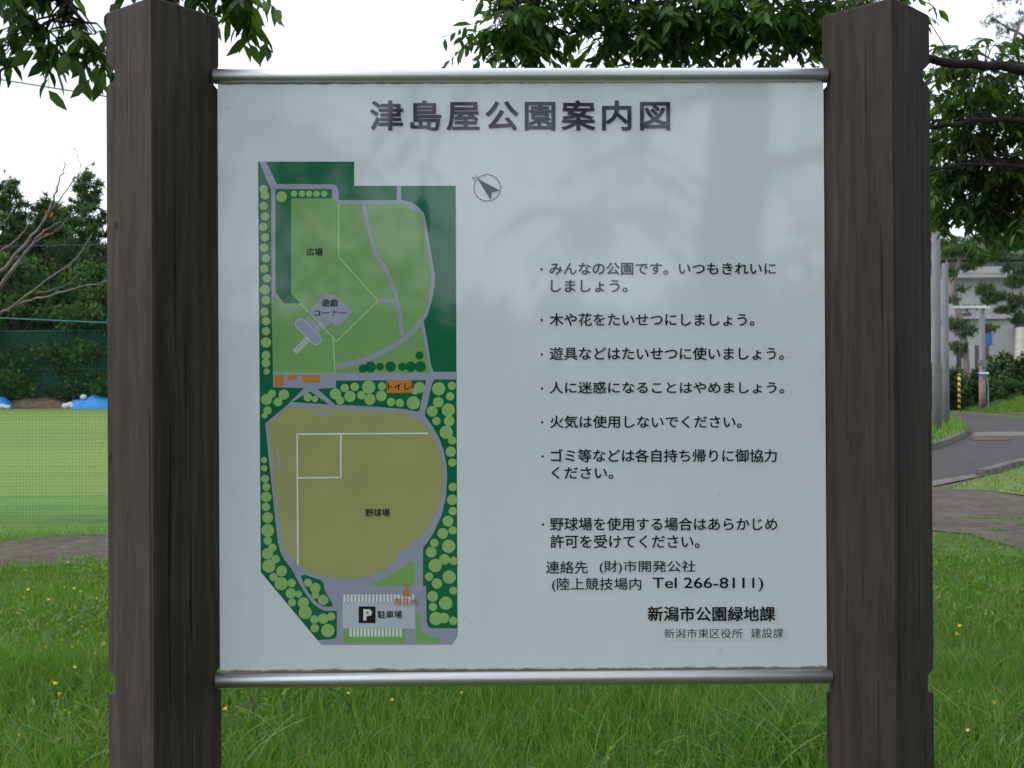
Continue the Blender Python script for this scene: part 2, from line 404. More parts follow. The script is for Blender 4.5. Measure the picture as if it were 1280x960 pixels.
def post(px0, px1, rot, seed):
    s0, _ = L2(px0, 480); s1, _ = L2(px1, 480); c = (s0+s1)/2; R = (s1-s0)/2/math.cos(rot)
    def section(z, dl, dr, inset=0.0, ds=.0022):
        # corners: right(0), back, left, front; each chamfered by depth d
        out = []
        ks = [(0, dr), (90, ds), (180, dl), (270, ds)]
        for a, d in ks:
            RR = R - inset
            ca, sa = math.cos(math.radians(a)+rot), math.sin(math.radians(a)+rot)
            x, y = RR - d, d
            for yy in (-y, y):
                out.append((c + x*ca - yy*sa, .0025 + x*sa + yy*ca, z))
        return out
    e = .0018
    zz = lambda py: L2(px0 if c < 0 else px1, py)[1]
    secs = [section(0, e, e), section(.6, e, e), section(zz(866), e, e), section(zz(861.5), *((.0155, .0095) if c < 0 else (.0095, .0155))), section(zz(842), *((.0155, .0095) if c < 0 else (.0095, .0155))), section(zz(835), e, e),
            section(zz(600), e, e), section(zz(350), e, e),
            section(zz(111), e, e), section(zz(104), *((.0185, .0105) if c < 0 else (.0105, .0175))), section(zz(91), *((.0185, .0105) if c < 0 else (.0105, .0175))), section(zz(80), e, e),
            section(zz(21), e, e), section(zz(18.5), e, e, .0025)]
    rr = random.Random(seed)
    mb = MB(); vs_ = [v for s in secs for v in s]; fs = []
    for i in range(len(secs)-1):
        for k in range(8): fs.append((i*8+k, i*8+(k+1)%8, (i+1)*8+(k+1)%8, (i+1)*8+k))
    fs.append(tuple(range(7,-1,-1))); fs.append(tuple((len(secs)-1)*8+k for k in range(8)))
    mb.add(vs_, fs); me = mb.mesh('post')
    # keep object coordinates centred on each post so the grain differs
    off = Vector((c, 0, 0))
    for v in me.vertices: v.co -= off
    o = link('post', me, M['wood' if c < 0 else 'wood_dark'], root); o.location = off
    return o
post(135.5, 273.5, math.radians(7.0), 1)
post(1030.5, 1165.5, math.radians(-1.0), 2)

def rail(y0, y1, x0, x1, ph):
    a, b = L2(x0, y0), L2(x1, y1); r = (ph/F*BY)/2
    A, B = Vector((a[0], .0025, a[1])), Vector((b[0], .0025, b[1])); d = (B-A).normalized()
    mb = MB()
    mb.tube([A, A + d*.0015, B - d*.0015, B], [r-.0015, r, r, r-.0015], 32)
    o = mb.build('rail', M['metal'], root); 
    for p in o.data.polygons: p.use_smooth = len(p.vertices) == 4
    return o
rail(95, 93.7, 266.5, 1034.5, 18.8)
rail(850.8, 844.8, 269.5, 1040, 19.2)

# --- printed map on the panel
def zc(x, y, oy): return (310 + x/4.5714, oy + y/4.5714)
MAPC = {'dark': (.010,.150,.066), 'grey': (.36,.375,.48), 'lawn': (.225,.415,.145), 'tan': (.40,.40,.155), 'lgreen': (.23,.45,.12), 'tree': (.31,.54,.18),
        'orange': (.62,.24,.05), 'white': (.80,.83,.83), 'pale': (.56,.59,.67), 'fine': (.45,.68,.36), 'deep': (.010,.15,.055)}
MK = list(MAPC); MM = [print_mat('print_'+k, MAPC[k]) for k in MK]
mapm = MB(); LZ = [0]
def lay(pts, key, lift):
    vs_ = []
    for p in pts:
        s, z = L2(*p); vs_.append((s, -lift, z))
    ar = sum(vs_[i][0]*vs_[(i+1)%len(vs_)][2] - vs_[(i+1)%len(vs_)][0]*vs_[i][2] for i in range(len(vs_)))
    if ar < 0: vs_.reverse()
    mapm.add(vs_, [tuple(range(len(vs_)))], MK.index(key))
def smooth_poly(pts, it=2):
    for _ in range(it):
        q = []
        for i in range(len(pts)):
            a, b = pts[i], pts[(i+1) % len(pts)]
            q += [(a[0]*.75+b[0]*.25, a[1]*.75+b[1]*.25), (a[0]*.25+b[0]*.75, a[1]*.25+b[1]*.75)]
        pts = q
    return pts
def Z(oy, pts): return [zc(x, y, oy) for x, y in pts]
def stroke(pts, w, key, lift):
    """pts in photo px, w in photo px"""
    l_, r_ = [], []
    for i, p in enumerate(pts):
        a = Vector(pts[max(i-1, 0)]); b = Vector(pts[min(i+1, len(pts)-1)]); t = (b-a).normalized(); n_ = Vector((-t.y, t.x))*w/2
        l_.append(tuple(Vector(p)+n_)); r_.append(tuple(Vector(p)-n_))
    for i in range(len(pts)-1):
        lay([l_[i], l_[i+1], r_[i+1], r_[i]], key, lift)
def disc(x, y, r, key, lift, n=20):
    lay([(x+r*math.cos(2*math.pi*k/n), y+r*math.sin(2*math.pi*k/n)) for k in range(n)], key, lift)
S = 1/4.5714; A1, A2, A3, A4 = 190, 350, 500, 620
u = .00012
lay(Z(A1,[(57,55),(607,55),(607,193),(1187,193)]) + Z(A4,[(1198,800),(1165,850),(420,852),(73,435)]), 'dark', u)
lay(Z(A1,[(65,55),(103,55),(165,183),(490,185),(508,196),(516,225),(520,275),(850,275),(850,193),(875,193),(875,272),(930,285),(970,310),(1003,345),(1015,385),(1040,540),(1068,700),(1068,760),(1050,850),(1025,935)])
    + Z(A2,[(1003,235),(1025,350),(1045,480),(1060,525),(1193,525),(1194,568),(1065,568),(1052,590),(1010,775)])
    + Z(A3,[(1035,125),(1060,160),(1095,225),(1118,290),(1135,370),(1138,450),(1130,560),(1105,660),(1060,760),(1020,820),(1003,840)])
    + Z(A4,[(1000,310),(1000,515),(1018,515),(1020,715),(1028,742),(1045,755),(1198,757),(1198,800),(1165,850),(420,852),(398,822),(480,818),(500,812),(508,795),(508,656),(440,656),(400,638),(365,608),(330,560),(300,510),(270,455),(245,410),(205,360),(185,320),(172,270),(158,150)])
    + Z(A3,[(98,135),(215,38)]) + Z(A2,[(320,618),(143,612),(143,530)]) + Z(A1,[(135,830),(133,215),(120,190)]), 'grey', 2*u)
lay(Z(A1,[(157,212),(480,212),(480,265),(247,265),(247,810),(300,865),(205,865),(157,800)]), 'dark', 3*u)
lay(Z(A1,[(247,265),(480,265),(500,275),(518,297),(870,297),(905,308),(985,358),(1000,390),(1046,690),(1046,760),(1030,850),(1005,930)])
    + Z(A2,[(985,235),(1000,320),(1030,490),(1037,530),(143,530),(140,95),(157,95),(205,140),(300,135)]) + Z(A1,[(247,810)]), 'lawn', 3*u)
lay(Z(A2,[(503,575),(1018,572),(1010,610),(990,690),(980,745),(965,752),(900,738),(700,722),(500,712),(395,622),(503,615)]), 'dark', 3*u)
lay(Z(A2,[(355,636),(465,712),(252,697)]), 'dark', 3*u)
lay(Z(A3,[(225,38),(500,50),(880,75),(920,84),(970,108),(1030,165),(1075,245),(1103,320),(1115,380),(1118,430),(1105,540),(1075,640),(1020,740),(930,830),(850,885)])
    + Z(A4,[(860,360),(800,400),(750,432),(700,455),(620,475),(530,472),(400,450),(330,420),(270,385),(230,340),(205,285),(190,225),(180,150)])
    + Z(A3,[(160,540),(130,250),(118,150),(130,128)]), 'tan', 3*u)
lay(smooth_poly(Z(A4,[(690,505),(690,515),(945,511),(957,500),(955,385),(940,374),(912,380),(800,462)]), 1), 'lgreen', 3*u)
lay(smooth_poly(Z(A4,[(297,440),(400,475),(430,487),(437,540),(487,620),(482,632),(430,632),(395,612),(350,560),(318,505)]), 1), 'dark', 3*u)
lay(Z(A4,[(540,607),(955,607),(955,757),(540,757)]), 'pale', 3*u)
lay(Z(A4,[(545,760),(545,838),(900,838),(900,757),(885,757),(885,760)]), 'lgreen', 3*u)
lay(Z(A4,[(958,660),(978,660),(985,740),(1005,785),(1045,803),(1095,810),(1095,837),(960,838)]), 'lgreen', 3*u)
for k in range(20): lay(Z(A4,[(545+k*20.6,562),(558+k*20.6,562),(558+k*20.6,606),(545+k*20.6,606)]), 'white', 4*u)
for k in range(15): lay(Z(A4,[(580+k*20.4,757.5),(593+k*20.4,757.5),(593+k*20.4,804),(580+k*20.4,804)]), 'white', 4*u)
lay(Z(A3,[(360,66),(430,66),(490,74),(490,86),(420,86),(360,80)]), 'grey', 4*u)
lay(Z(A3,[(160,270),(172,270),(188,400),(176,400)]), 'grey', 4*u)
for pts in ([(275,195),(1028,190)], [(281,190),(285,942)], [(531,192),(531,446)], [(283,445),(536,442)]): stroke(Z(A3,pts), 2.0, 'white', 4*u)
# paths in the lawn
stroke(Z(A1,[(660,290),(675,370),(690,430),(712,520),(730,580),(765,640),(795,690),(825,760),(845,810),(858,880)])+Z(A2,[(868,200),(880,320)]), 5.0, 'grey', 4*u)
stroke(Z(A1,[(752,850),(850,850)]), 5.0, 'grey', 4.4*u)
stroke(Z(A2,[(1000,215),(950,285),(890,340),(820,385),(760,420),(690,448),(600,475),(503,496)]), 6.4, 'grey', 4.8*u)
stroke(Z(A1,[(518,297),(519,605)]), 1.3, 'fine', 4*u); stroke(Z(A1,[(519,600),(745,852)]), 1.3, 'fine', 4*u)
stroke(Z(A2,[(745,118),(505,352)]), 1.3, 'fine', 4*u); stroke(Z(A2,[(300,135),(507,352)]), 1.3, 'fine', 4*u); stroke(Z(A2,[(485,325),(498,528)]), 1.3, 'fine', 4*u)
stroke(Z(A2,[(141,532),(503,532)]), 1.0, 'fine', 5.2*u)
# playground
lay(Z(A2,[(430,85),(495,85),(602,180),(515,272),(478,245),(440,275),(345,182)]), 'grey', 5*u)
lay(Z(A2,[(345,205),(415,270),(385,305),(312,240)]), 'grey', 5*u)
for k in range(7):
    t_ = k/7; ax, ay = 425-t_*70, 255+t_*70
    stroke(Z(A2,[(ax-15,ay-15),(ax+15,ay+15)]), 1.0, 'pale', 5.4*u)
def pill(a, b, r, key, lift):
    a, b = Vector(a), Vector(b); an0 = math.atan2((b-a).y, (b-a).x); pts = []
    for k in range(13): t_ = an0 + math.pi/2 + math.pi*k/12; pts.append((a.x+r*math.cos(t_), a.y+r*math.sin(t_)))
    for k in range(13): t_ = an0 - math.pi/2 + math.pi*k/12; pts.append((b.x+r*math.cos(t_), b.y+r*math.sin(t_)))
    lay(pts, key, lift)
pa, pb = zc(300,250,A2), zc(390,342,A2)
pill(pa, pb, 6.8, 'pale', 5.6*u); pill(pa, pb, 5.7, 'grey', 6*u)
for k in range(12):
    t_ = k/11; ax, ay = 340-t_*72, 340+t_*72
    stroke(Z(A2,[(ax-13,ay-13),(ax+13,ay+13)]), 1.15, 'white' if k % 2 == 0 else 'pale', 6.4*u)
for x, y, r in ((657,507,24),(700,497,32),(755,495,22),(815,495,30),(882,495,24),(930,495,30),(985,495,32),(980,432,23)):
    c_ = zc(x,y,A2); disc(*c_, r*S, 'deep', 5*u)
for q in ([(150,545),(203,545),(203,605),(150,605)], [(312,545),(412,545),(412,585),(312,585)], [(218,556),(250,548),(252,542),(278,542),(280,566),(235,572)]): lay(Z(A2,q), 'orange', 5*u)
lay(Z(A2,[(793,572),(935,572),(935,645),(793,645)]), 'orange', 7*u)
T1 = [(90,212,24),(97,248,24),(90,308,24),(98,368,24),(88,428,24),(98,488,24),(93,547,24),(102,607,24),(93,667,24),(108,722,24),(97,787,28),(103,847,25),(95,913,24),(192,256,31),(263,239,18),(308,239,18),(350,239,18),(392,239,18),(436,239,18)]
T2 = [(103,235,24),(103,293,24),(103,357,30),(103,430,25),(103,475,25),(107,523,18),(137,650,24),(107,683,32),(205,655,30),(172,697,25),(112,745,24),(95,775,17),(342,670,24),(383,680,18),(500,650,32),(527,688,24),(553,617,24),(610,610,24),(583,665,32),(648,658,24),(690,612,38),(697,682,32),(765,607,23),(762,662,31),(818,697,24),(868,702,24),(980,615,32),(955,635,20),(945,702,38),
      (1090,622,38),(1165,605,24),(1155,665,24),(1087,698,30),(1053,750,31),(1145,743,38),(1077,805,24),(1150,805,30),(1133,870,38),(1167,917,24)]
T3 = [(1158,295,30),(1168,357,24),(1170,497,24),(1167,570,30),(1170,635,24),(1143,692,31),(1113,762,31),(1170,745,24),(92,343,18),(93,390,18),(98,450,23),(105,497,23),(105,553,30),(103,610,24),(113,672,31),(113,745,37)]
T4 = [(1065,268,24),(1147,287,38),(1047,320,31),(1070,397,38),(1123,362,31),(1175,370,24),(1035,460,24),(1150,463,38),(1080,500,30),(1055,573,31),(1173,540,23),(1130,612,38),(1057,633,24),(1075,700,38),(1120,697,30),(1173,713,24),
      (113,255,24),(140,295,24),(112,330,32),(158,360,24),(120,400,38),(193,428,31),(147,463,24),(190,500,38),(250,497,24),(245,555,30),(290,560,20),(252,608,23),(317,610,32),(327,665,38),(380,705,24),(430,700,30),(475,688,24),(382,755,24),(457,768,38),
      (343,495,23),(385,525,30),(385,565,22),(430,593,30)]
i_ = 0
for oy, T in ((A1,T1),(A2,T2),(A3,T3),(A4,T4)):
    for x, y, r in T:
        i_ += 1; c_ = zc(x, y, oy); disc(*c_, r*S, 'tree', (5 + .05*(i_ % 40))*u)
lay(Z(A4,[(905,512),(930,573),(880,573)]), 'orange', 7.4*u); lay(Z(A4,[(880,501),(930,501),(930,510),(880,510)]), 'orange', 7.4*u)
mapm.build('printed_map', MM, panel)

# --- lettering
M['ink'] = print_mat('black_ink', (.012,.013,.017)); M['head_ink'] = print_mat('heading_ink', (.035,.033,.06))
M['orange_ink'] = print_mat('orange_ink', MAPC['orange']); M['white_ink'] = print_mat('white_ink', (.8,.8,.8))
dg = lambda: bpy.context.evaluated_depsgraph_get()
def glyphs(text, bold=0.0, spacing=1.0):
    cu = bpy.data.curves.new('lettering', 'FONT'); cu.body = text; cu.offset = min(0, bold); cu.space_character = spacing; cu.resolution_u = 5
    ob = bpy.data.objects.new('lettering', cu); COL.objects.link(ob); bpy.context.view_layer.update()
    me = bpy.data.meshes.new_from_object(ob.evaluated_get(dg()))
    vs_ = [tuple(v.co) for v in me.vertices]; fs = [tuple(p.vertices) for p in me.polygons]
    if bold > 0:                                    # thicken the strokes: a ribbon along every outline edge
        cnt_ = {}
        for f in fs:
            for k in range(len(f)):
                e = tuple(sorted((f[k], f[(k+1) % len(f)]))); cnt_[e] = cnt_.get(e, 0) + 1
        for (a_, b_), c_ in cnt_.items():
            if c_ != 1: continue
            A, B = Vector(vs_[a_]), Vector(vs_[b_]); d_ = B - A
            if d_.length < 1e-5: continue
            d_.normalize(); nn_ = Vector((-d_.y, d_.x, 0))*bold; d_ = d_*bold*.6; k = len(vs_); lz = Vector((0, 0, .02 + .1*random.random()))
            q_ = [A-d_-nn_, B+d_-nn_, B+d_+nn_, A-d_+nn_]
            vs_ += [tuple(p_ + lz) for p_ in q_]; fs.append((k, k+1, k+2, k+3))
    bpy.data.objects.remove(ob); bpy.data.curves.remove(cu); bpy.data.meshes.remove(me)
    return vs_, fs
def text_into(mb, text, x0, x1, y0, y1, bold=.008, lift=.0012, spacing=1.0, mi=0, rot=0.0):
    vs_, fs = glyphs(text, bold, spacing)
    xs = [v[0] for v in vs_]; ys = [v[1] for v in vs_]
    a, b, c, d = min(xs), max(xs), min(ys), max(ys)
    out = []
    cx, cy = (x0+x1)/2, (y0+y1)/2
    for v in vs_:
        px = x0 + (v[0]-a)/(b-a)*(x1-x0); py = y1 - (v[1]-c)/(d-c)*(y1-y0)
        if rot:
            dx, dy = px-cx, py-cy; px = cx + dx*math.cos(rot) - dy*math.sin(rot); py = cy + dx*math.sin(rot) + dy*math.cos(rot)
        s, z = L2(px, py); out.append((s, -lift - v[2]*.0005, z))
    mb.add(out, fs, mi)
def lettering(name, items, mat_, **kw):
    mb = MB()
    for it in items: text_into(mb, *it, **kw)
    return mb
lettering('h', [("津島屋公園案内図", 462.3, 837.6, 125.4, 163.5)], 0, bold=.020, spacing=1.2).build('heading_text', M['head_ink'], panel)
RULES = [("みんなの公園です。いつもきれいに", 686.9, 969.7, 328.1, 343.6), ("しましょう。", 688.4, 784.4, 349.6, 365.4),
         ("木や花をたいせつにしましょう。", 686.9, 943, 391.4, 407.6), ("遊具などはたいせつに使いましょう。", 686.9, 979.5, 433.6, 450.2),
         ("人に迷惑になることはやめましょう。", 686.9, 980, 476.8, 492), ("火気は使用しないでください。", 687.5, 926.9, 519.2, 535.2),
         ("ゴミ等などは各自持ち帰りに御協力", 688.4, 970.8, 561, 577.8), ("ください。", 689.4, 766.6, 583.6, 598.6),
         ("野球場を使用する場合はあらかじめ", 687.5, 971.3, 646.6, 663.2), ("許可を受けてください。", 687.8, 874.4, 668.2, 685.2)]
BUL = ((676.8,336.6),(677,400),(677.3,442.8),(677.4,485.6),(677.6,527.8),(678,570.3),(678.7,655.6))
for (bx, by), its in zip(BUL, (RULES[0:2], RULES[2:3], RULES[3:4], RULES[4:5], RULES[5:6], RULES[6:8], RULES[8:10])):
    rl = lettering('r', its, 0, bold=.012)
    pts = [L2(bx+1.5*math.cos(2*math.pi*k/12), by-1.5*math.sin(2*math.pi*k/12)) for k in range(12)]
    rl.add([(p[0], -.0012, p[1]) for p in pts], [tuple(range(12))])
    rl.build('rule_text', M['ink'], panel)
lettering('c', [("連絡先", 682.2, 734.6, 701, 717), ("(財)市開発公社", 749.4, 869.2, 700.4, 717.2),
                ("(陸上競技場内", 690, 801.4, 722, 739.8), ("Tel 266-8111)", 815.6, 954, 721.6, 739.2)], 0, bold=.006).build('contact_text', M['ink'], panel)
lettering('o', [("新潟市公園緑地課", 809.4, 968.8, 757.6, 776.5)], 0, bold=.020).build('office_text', M['ink'], panel)
st = MB(); sp = [L2(*q) for q in ((828,800.5),(981.5,799.5),(981.5,781),(828,782))]
st.add([(p[0], -.0004, p[1]) for p in sp], [(0,1,2,3)])
stk = st.build('sticker', noise_mat('sticker_film', [(.3,(.68,.70,.73)),(.7,(.77,.80,.83))], 60, (1,1,1), .3, 0), panel)
lettering('s', [("新潟市東区役所", 830, 928, 785.6, 797.6), ("建設課", 938.4, 979, 785.2, 797.2)], 0, bold=-.002, lift=.0009).build('sticker_text', M['ink'], panel)
for its in ([("広場", 383.3, 403.2, 310.2, 319.8)], [("遊戯", 402.3, 422.8, 373.8, 383.2), ("コーナー", 392.7, 433, 387.6, 394.8)],
            [("トイレ", 484.6, 513.5, 479, 487.6)], [("野球場", 456.6, 487.3, 635.8, 645.6)], [("駐車場", 471.9, 502.6, 763.2, 772.8)]):
    lettering('m', its, 0, bold=.012).build('place_name', M['ink'], panel)
lettering('y', [("現在地", 492.7, 522.6, 747.6, 757)], 0, bold=.010).build('here_text', M['orange_ink'], panel)
pk = MB(); sq = [L2(*q) for q in ((448.5,778.6),(469.3,778.6),(469.3,757.8),(448.5,757.8))]
pk.add([(p[0], -.0010, p[1]) for p in sq], [(0,1,2,3)]); text_into(pk, "P", 454.2, 465.2, 761.2, 775.4, .05, .0013, mi=1)
pk.build('parking_symbol', [M['ink'], M['white_ink']], panel)
cp = MB(); N_ = 40; cx, cy = 609, 234.9
ring = []
for k in range(N_):
    a = 2*math.pi*k/N_
    for r in (16.9, 16.1): p = L2(cx+r*math.cos(a), cy-r*math.sin(a)); ring.append((p[0], -.0012, p[1]))
cp.add(ring, [(2*k, (2*k+2) % (2*N_), (2*k+3) % (2*N_), 2*k+1) for k in range(N_)])
for tri in ([(597.0,223.6),(614.8,240.2),(624.8,238.2)], [(597.0,223.6),(613.4,249.8),(614.8,240.2)]):
    pp = [L2(*q) for q in tri]; cp.add([(p[0], -.0012, p[1]) for p in pp], [(0,1,2)])
text_into(cp, "N", 591.0, 596.4, 219.6, 225.2, -.01, rot=math.radians(-38))
cp.build('compass_rose', M['head_ink'], panel)

# ------------------------------------------------------------------ foliage generators
def unit(a): return a/np.maximum(np.linalg.norm(a, axis=-1, keepdims=True), 1e-9)
def leaf_mesh(name, base, d, nn, ln, wid=.42, curl=.18):
    """ovate pointed leaves, folded along the midrib"""
    d = unit(d); s = unit(np.cross(d, nn)); nn = np.cross(s, d); N = len(base)
    prof = [(0,0,0), (.28,-.42,.05), (.28,0,-.02), (.28,.42,.05), (.62,-.40,.02), (.62,0,-.05), (.62,.40,.02), (.84,-.17,-.05), (.84,.17,-.05), (1.0,0,-.12)]
    V = np.zeros((N, len(prof), 3)); c = rng.uniform(-.3, 1, N)[:,None]*curl
    for i, (t, w, h) in enumerate(prof):
        V[:,i] = base + d*(t*ln)[:,None] + s*(w*wid*ln)[:,None]*1.0 + nn*((h - c*t*t)*ln[:,None])
    o = (np.arange(N)*len(prof))[:,None]
    tri = np.concatenate([o+np.array([[0,2,1]]), o+np.array([[0,3,2]]), o+np.array([[7,5,9]]), o+np.array([[5,8,9]]), o+np.array([[4,5,7]]), o+np.array([[5,6,8]])])
    qd = np.concatenate([o+np.array([[1,2,5,4]]), o+np.array([[2,3,6,5]])])
    return np_mesh(name, V.reshape(-1,3), [tri, qd])
def simple_leaf_mesh(name, base, d, nn, ln, wid=.5):
    d = unit(d); s = unit(np.cross(d, nn)); N = len(base)
    V = np.zeros((N,4,3)); V[:,0] = base; V[:,1] = base + d*(.5*ln)[:,None] - s*(wid*.5*ln)[:,None]
    V[:,2] = base + d*ln[:,None]; V[:,3] = base + d*(.5*ln)[:,None] + s*(wid*.5*ln)[:,None] + np.cross(s,d)*(.12*ln)[:,None]
    o = (np.arange(N)*4)[:,None]
    return np_mesh(name, V.reshape(-1,3), [np.concatenate([o+np.array([[0,1,2]]), o+np.array([[0,2,3]])])])
def in_ball(n_):
    v = unit(rng.normal(size=(n_,3))); return v*rng.uniform(0,1,n_)[:,None]**(1/2.4)
def twigs(clusters, per=11, tl=(.28,.55), droop=.35, llen=(.07,.11), hang=.65):
    """clusters: (centre, (rx,ry,rz), n twigs). Returns leaf arrays and twig polylines"""
    B, D, Nn, Ln, P = [], [], [], [], []
    for c, rad, n_ in clusters:
        st_ = np.array(c)[None] + in_ball(n_)*np.array(rad)[None]
        dr = unit(rng.normal(size=(n_,3))*np.array([1,1,.35]) + np.array([0,0,-.15]))
        L_ = rng.uniform(*tl, n_)
        for i in range(n_):
            t = np.linspace(.1, 1, per)[:,None]
            pt = st_[i] + dr[i]*t*L_[i] + np.array([0,0,-1])*droop*L_[i]*t*t
            tg = unit(dr[i] + np.array([0,0,-1])*2*droop*t)
            sd_ = unit(np.cross(tg, np.array([0,0,1.0])))
            sgn = np.where(np.arange(per) % 2 == 0, 1, -1)[:,None]
            ld = unit(tg*.55 + sd_*sgn*.75 + np.array([0,0,-hang]) + rng.normal(size=(per,3))*.3)
            B.append(pt); D.append(ld); Nn.append(unit(np.array([0,0,1.0]) + rng.normal(size=(per,3))*.45)); Ln.append(rng.uniform(*llen, per))
            P.append(np.concatenate([st_[i][None], pt[[per//2, per-1]]]))
    return np.concatenate(B), np.concatenate(D), np.concatenate(Nn), np.concatenate(Ln), P
def curve_pts(pts, n_=6):
    """Catmull-Rom through the points"""
    p = [np.array(q, float) for q in pts]; p = [2*p[0]-p[1]] + p + [2*p[-1]-p[-2]]; out = []
    for i in range(1, len(p)-2):
        for k in range(n_):
            t = k/n_
            out.append(.5*((2*p[i]) + (-p[i-1]+p[i+1])*t + (2*p[i-1]-5*p[i]+4*p[i+1]-p[i+2])*t*t + (-p[i-1]+3*p[i]-3*p[i+1]+p[i+2])*t**3))
    out.append(p[-2]); return out
def limb(mb, pts, r0, r1, n=8, sub=5, wob=0.0):
    c = curve_pts(pts, sub); k = len(c)
    c = [q + rng.normal(size=3)*wob if 0 < i < k-1 else q for i, q in enumerate(c)]
    mb.tube([Vector(q) for q in c], [r0 + (r1-r0)*i/(k-1) for i in range(k)], n)
    return c
def connect(mb, twig_lines, skeleton, rtw=.003, reach=1.0):
    sk = np.array(skeleton)
    for P in twig_lines:
        mb.tube([Vector(q) for q in P], [rtw, rtw*.8, rtw*.4], 4, caps=False)
        dd = np.linalg.norm(sk - P[0], axis=1); j = int(np.argmin(dd)); near = np.where(dd < dd[j]*1.25 + .12)[0]; j = int(near[rng.integers(len(near))])
        if reach > dd[j] > .02:
            mid = (sk[j]+P[0])/2 + np.array([0,0,.12*dd[j]])
            mb.tube([Vector(sk[j]), Vector(mid), Vector(P[0])], [rtw*2.2, rtw*1.6, rtw], 4, caps=False)

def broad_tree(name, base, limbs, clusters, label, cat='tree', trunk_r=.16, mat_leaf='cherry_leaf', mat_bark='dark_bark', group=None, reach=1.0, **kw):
    global rng
    rng = np.random.default_rng(sum(ord(ch) for ch in label))
    root_ = empty(name, base); tag(root_, label, cat, group)
    mb = MB(); sk = []
    b0 = np.array(base)
    for pts, r0, r1 in limbs:
        sk += limb(mb, [np.array(p)-b0 for p in pts], r0, r1, 10, 6, .012)
    cl = [(np.array(c)-b0, r, n_) for c, r, n_ in clusters]
    B, D, Nn, Ln, P = twigs(cl, **kw)
    connect(mb, P, sk, reach=reach)
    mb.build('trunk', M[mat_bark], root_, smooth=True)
    link('crown', leaf_mesh('crown', B, D, Nn, Ln), M[mat_leaf], root_)
    return root_
def Wt(x, y, d): return tuple(W(x, y, d))

# cherry at the right: limbs sweep in from the right edge and over the board
fork = (8.2, 9.3, 2.3)
right_cl = []
for x, y, d, rp, n_ in [(1180,72,8.6,18,9),(1205,72,8.6,20,10),(1235,76,8.8,22,12),(1268,92,9,24,14),(1180,118,8.8,18,10),(1200,125,8.8,26,12),(1240,120,9,28,18),(1285,120,9.2,34,26),
                        (1178,170,9.1,18,12),(1195,165,9.2,28,14),(1225,165,9.2,30,24),(1265,160,9.2,32,28),(1310,150,9.3,40,30),
                        (1190,215,9.2,26,26),(1225,220,9.3,28,34),(1260,215,9.4,30,36),(1300,215,9.5,40,36),
                        (1185,250,9.3,18,16),(1215,258,9.4,22,26),(1245,262,9.5,22,24),(1275,250,9.5,24,26),(1310,265,9.6,34,24)]:
    m_ = d/F; right_cl.append((Wt(x, y, d+.15), (rp*m_, .6, rp*m_*.8), int(n_*(1.25 if y < 190 else 1.2))))
mid_cl = []
for x, y, d, rx, rz, n_ in [(612,8,6.6,12,20,7),(622,40,6.6,12,14,7),(640,36,6.7,18,24,14),(655,30,6.8,22,28,20),(690,20,6.9,26,22,16),(715,-25,7,24,16,12),
                            (760,22,7,26,26,22),(800,25,7,30,28,28),(840,28,7.1,28,26,28),(880,20,7.2,32,30,30),(930,22,7.3,34,30,32),(975,30,7.4,30,28,28),(1015,28,7.6,26,28,24),
                            (1050,20,7.8,30,24,22),(1100,0,8,40,20,18),(850,-40,7.2,200,40,60),(670,-46,6.8,44,22,20),(1000,-60,7.6,90,40,40)]:
    m_ = d/F; mid_cl.append((Wt(x, y, d), (rx*m_, .45, rz*m_*.8), int(n_*1.1)))
over_cl = [((1.8,6.6,4.9),(1.6,1.4,.5),55),((4.2,7.8,5.5),(1.6,1.6,.7),60),((6.8,8.6,5.7),(1.6,1.8,.7),60),((9.6,9.6,5.6),(2,2.2,1.0),60),((7,11,6.4),(2.4,2,1.0),45),((6.4,6.2,5.2),(1.8,1.4,.8),45)]
broad_tree('cherry_tree', (8.4, 9.4, 0),
           [([(8.4,9.4,0),(8.35,9.35,1.2),fork],.21,.15),
            ([fork,Wt(1500,130,8.8),Wt(1280,89,8.3),Wt(1160,77,8.1),Wt(1060,62,7.9),Wt(930,28,7.5),Wt(850,-10,7.2)],.046,.014),
            ([fork,Wt(1480,165,8.9),Wt(1280,150,8.5),Wt(1165,157,8.4),Wt(1090,166,8.4)],.032,.014),
            ([fork,Wt(1480,230,9.1),Wt(1280,207,8.7),Wt(1170,212,8.6),Wt(1110,220,8.6)],.020,.007),
            ([fork,(7.6,8.8,3.6),(5.4,7.8,4.4),(2.6,6.9,4.5),(1.0,6.4,4.3)],.12,.03),
            ([Wt(1000,-130,7.6),Wt(830,-45,7.1),Wt(712,42,6.9)],.018,.008),
            ([(2.6,6.9,4.5),Wt(760,-70,6.9),Wt(660,0,6.7),Wt(612,12,6.6)],.02,.006),
            ([fork,(8.9,10.2,3.8),(9.4,10.4,5.2)],.12,.03), ([fork,(7.6,10.2,3.8),(7.0,11,5.2)],.09,.02)],
           right_cl + mid_cl + over_cl, 'leafy cherry tree whose dark limbs reach over the board from the right', reach=.6, tl=(.20,.40), llen=(.07,.125), per=11, droop=.25, hang=.38)

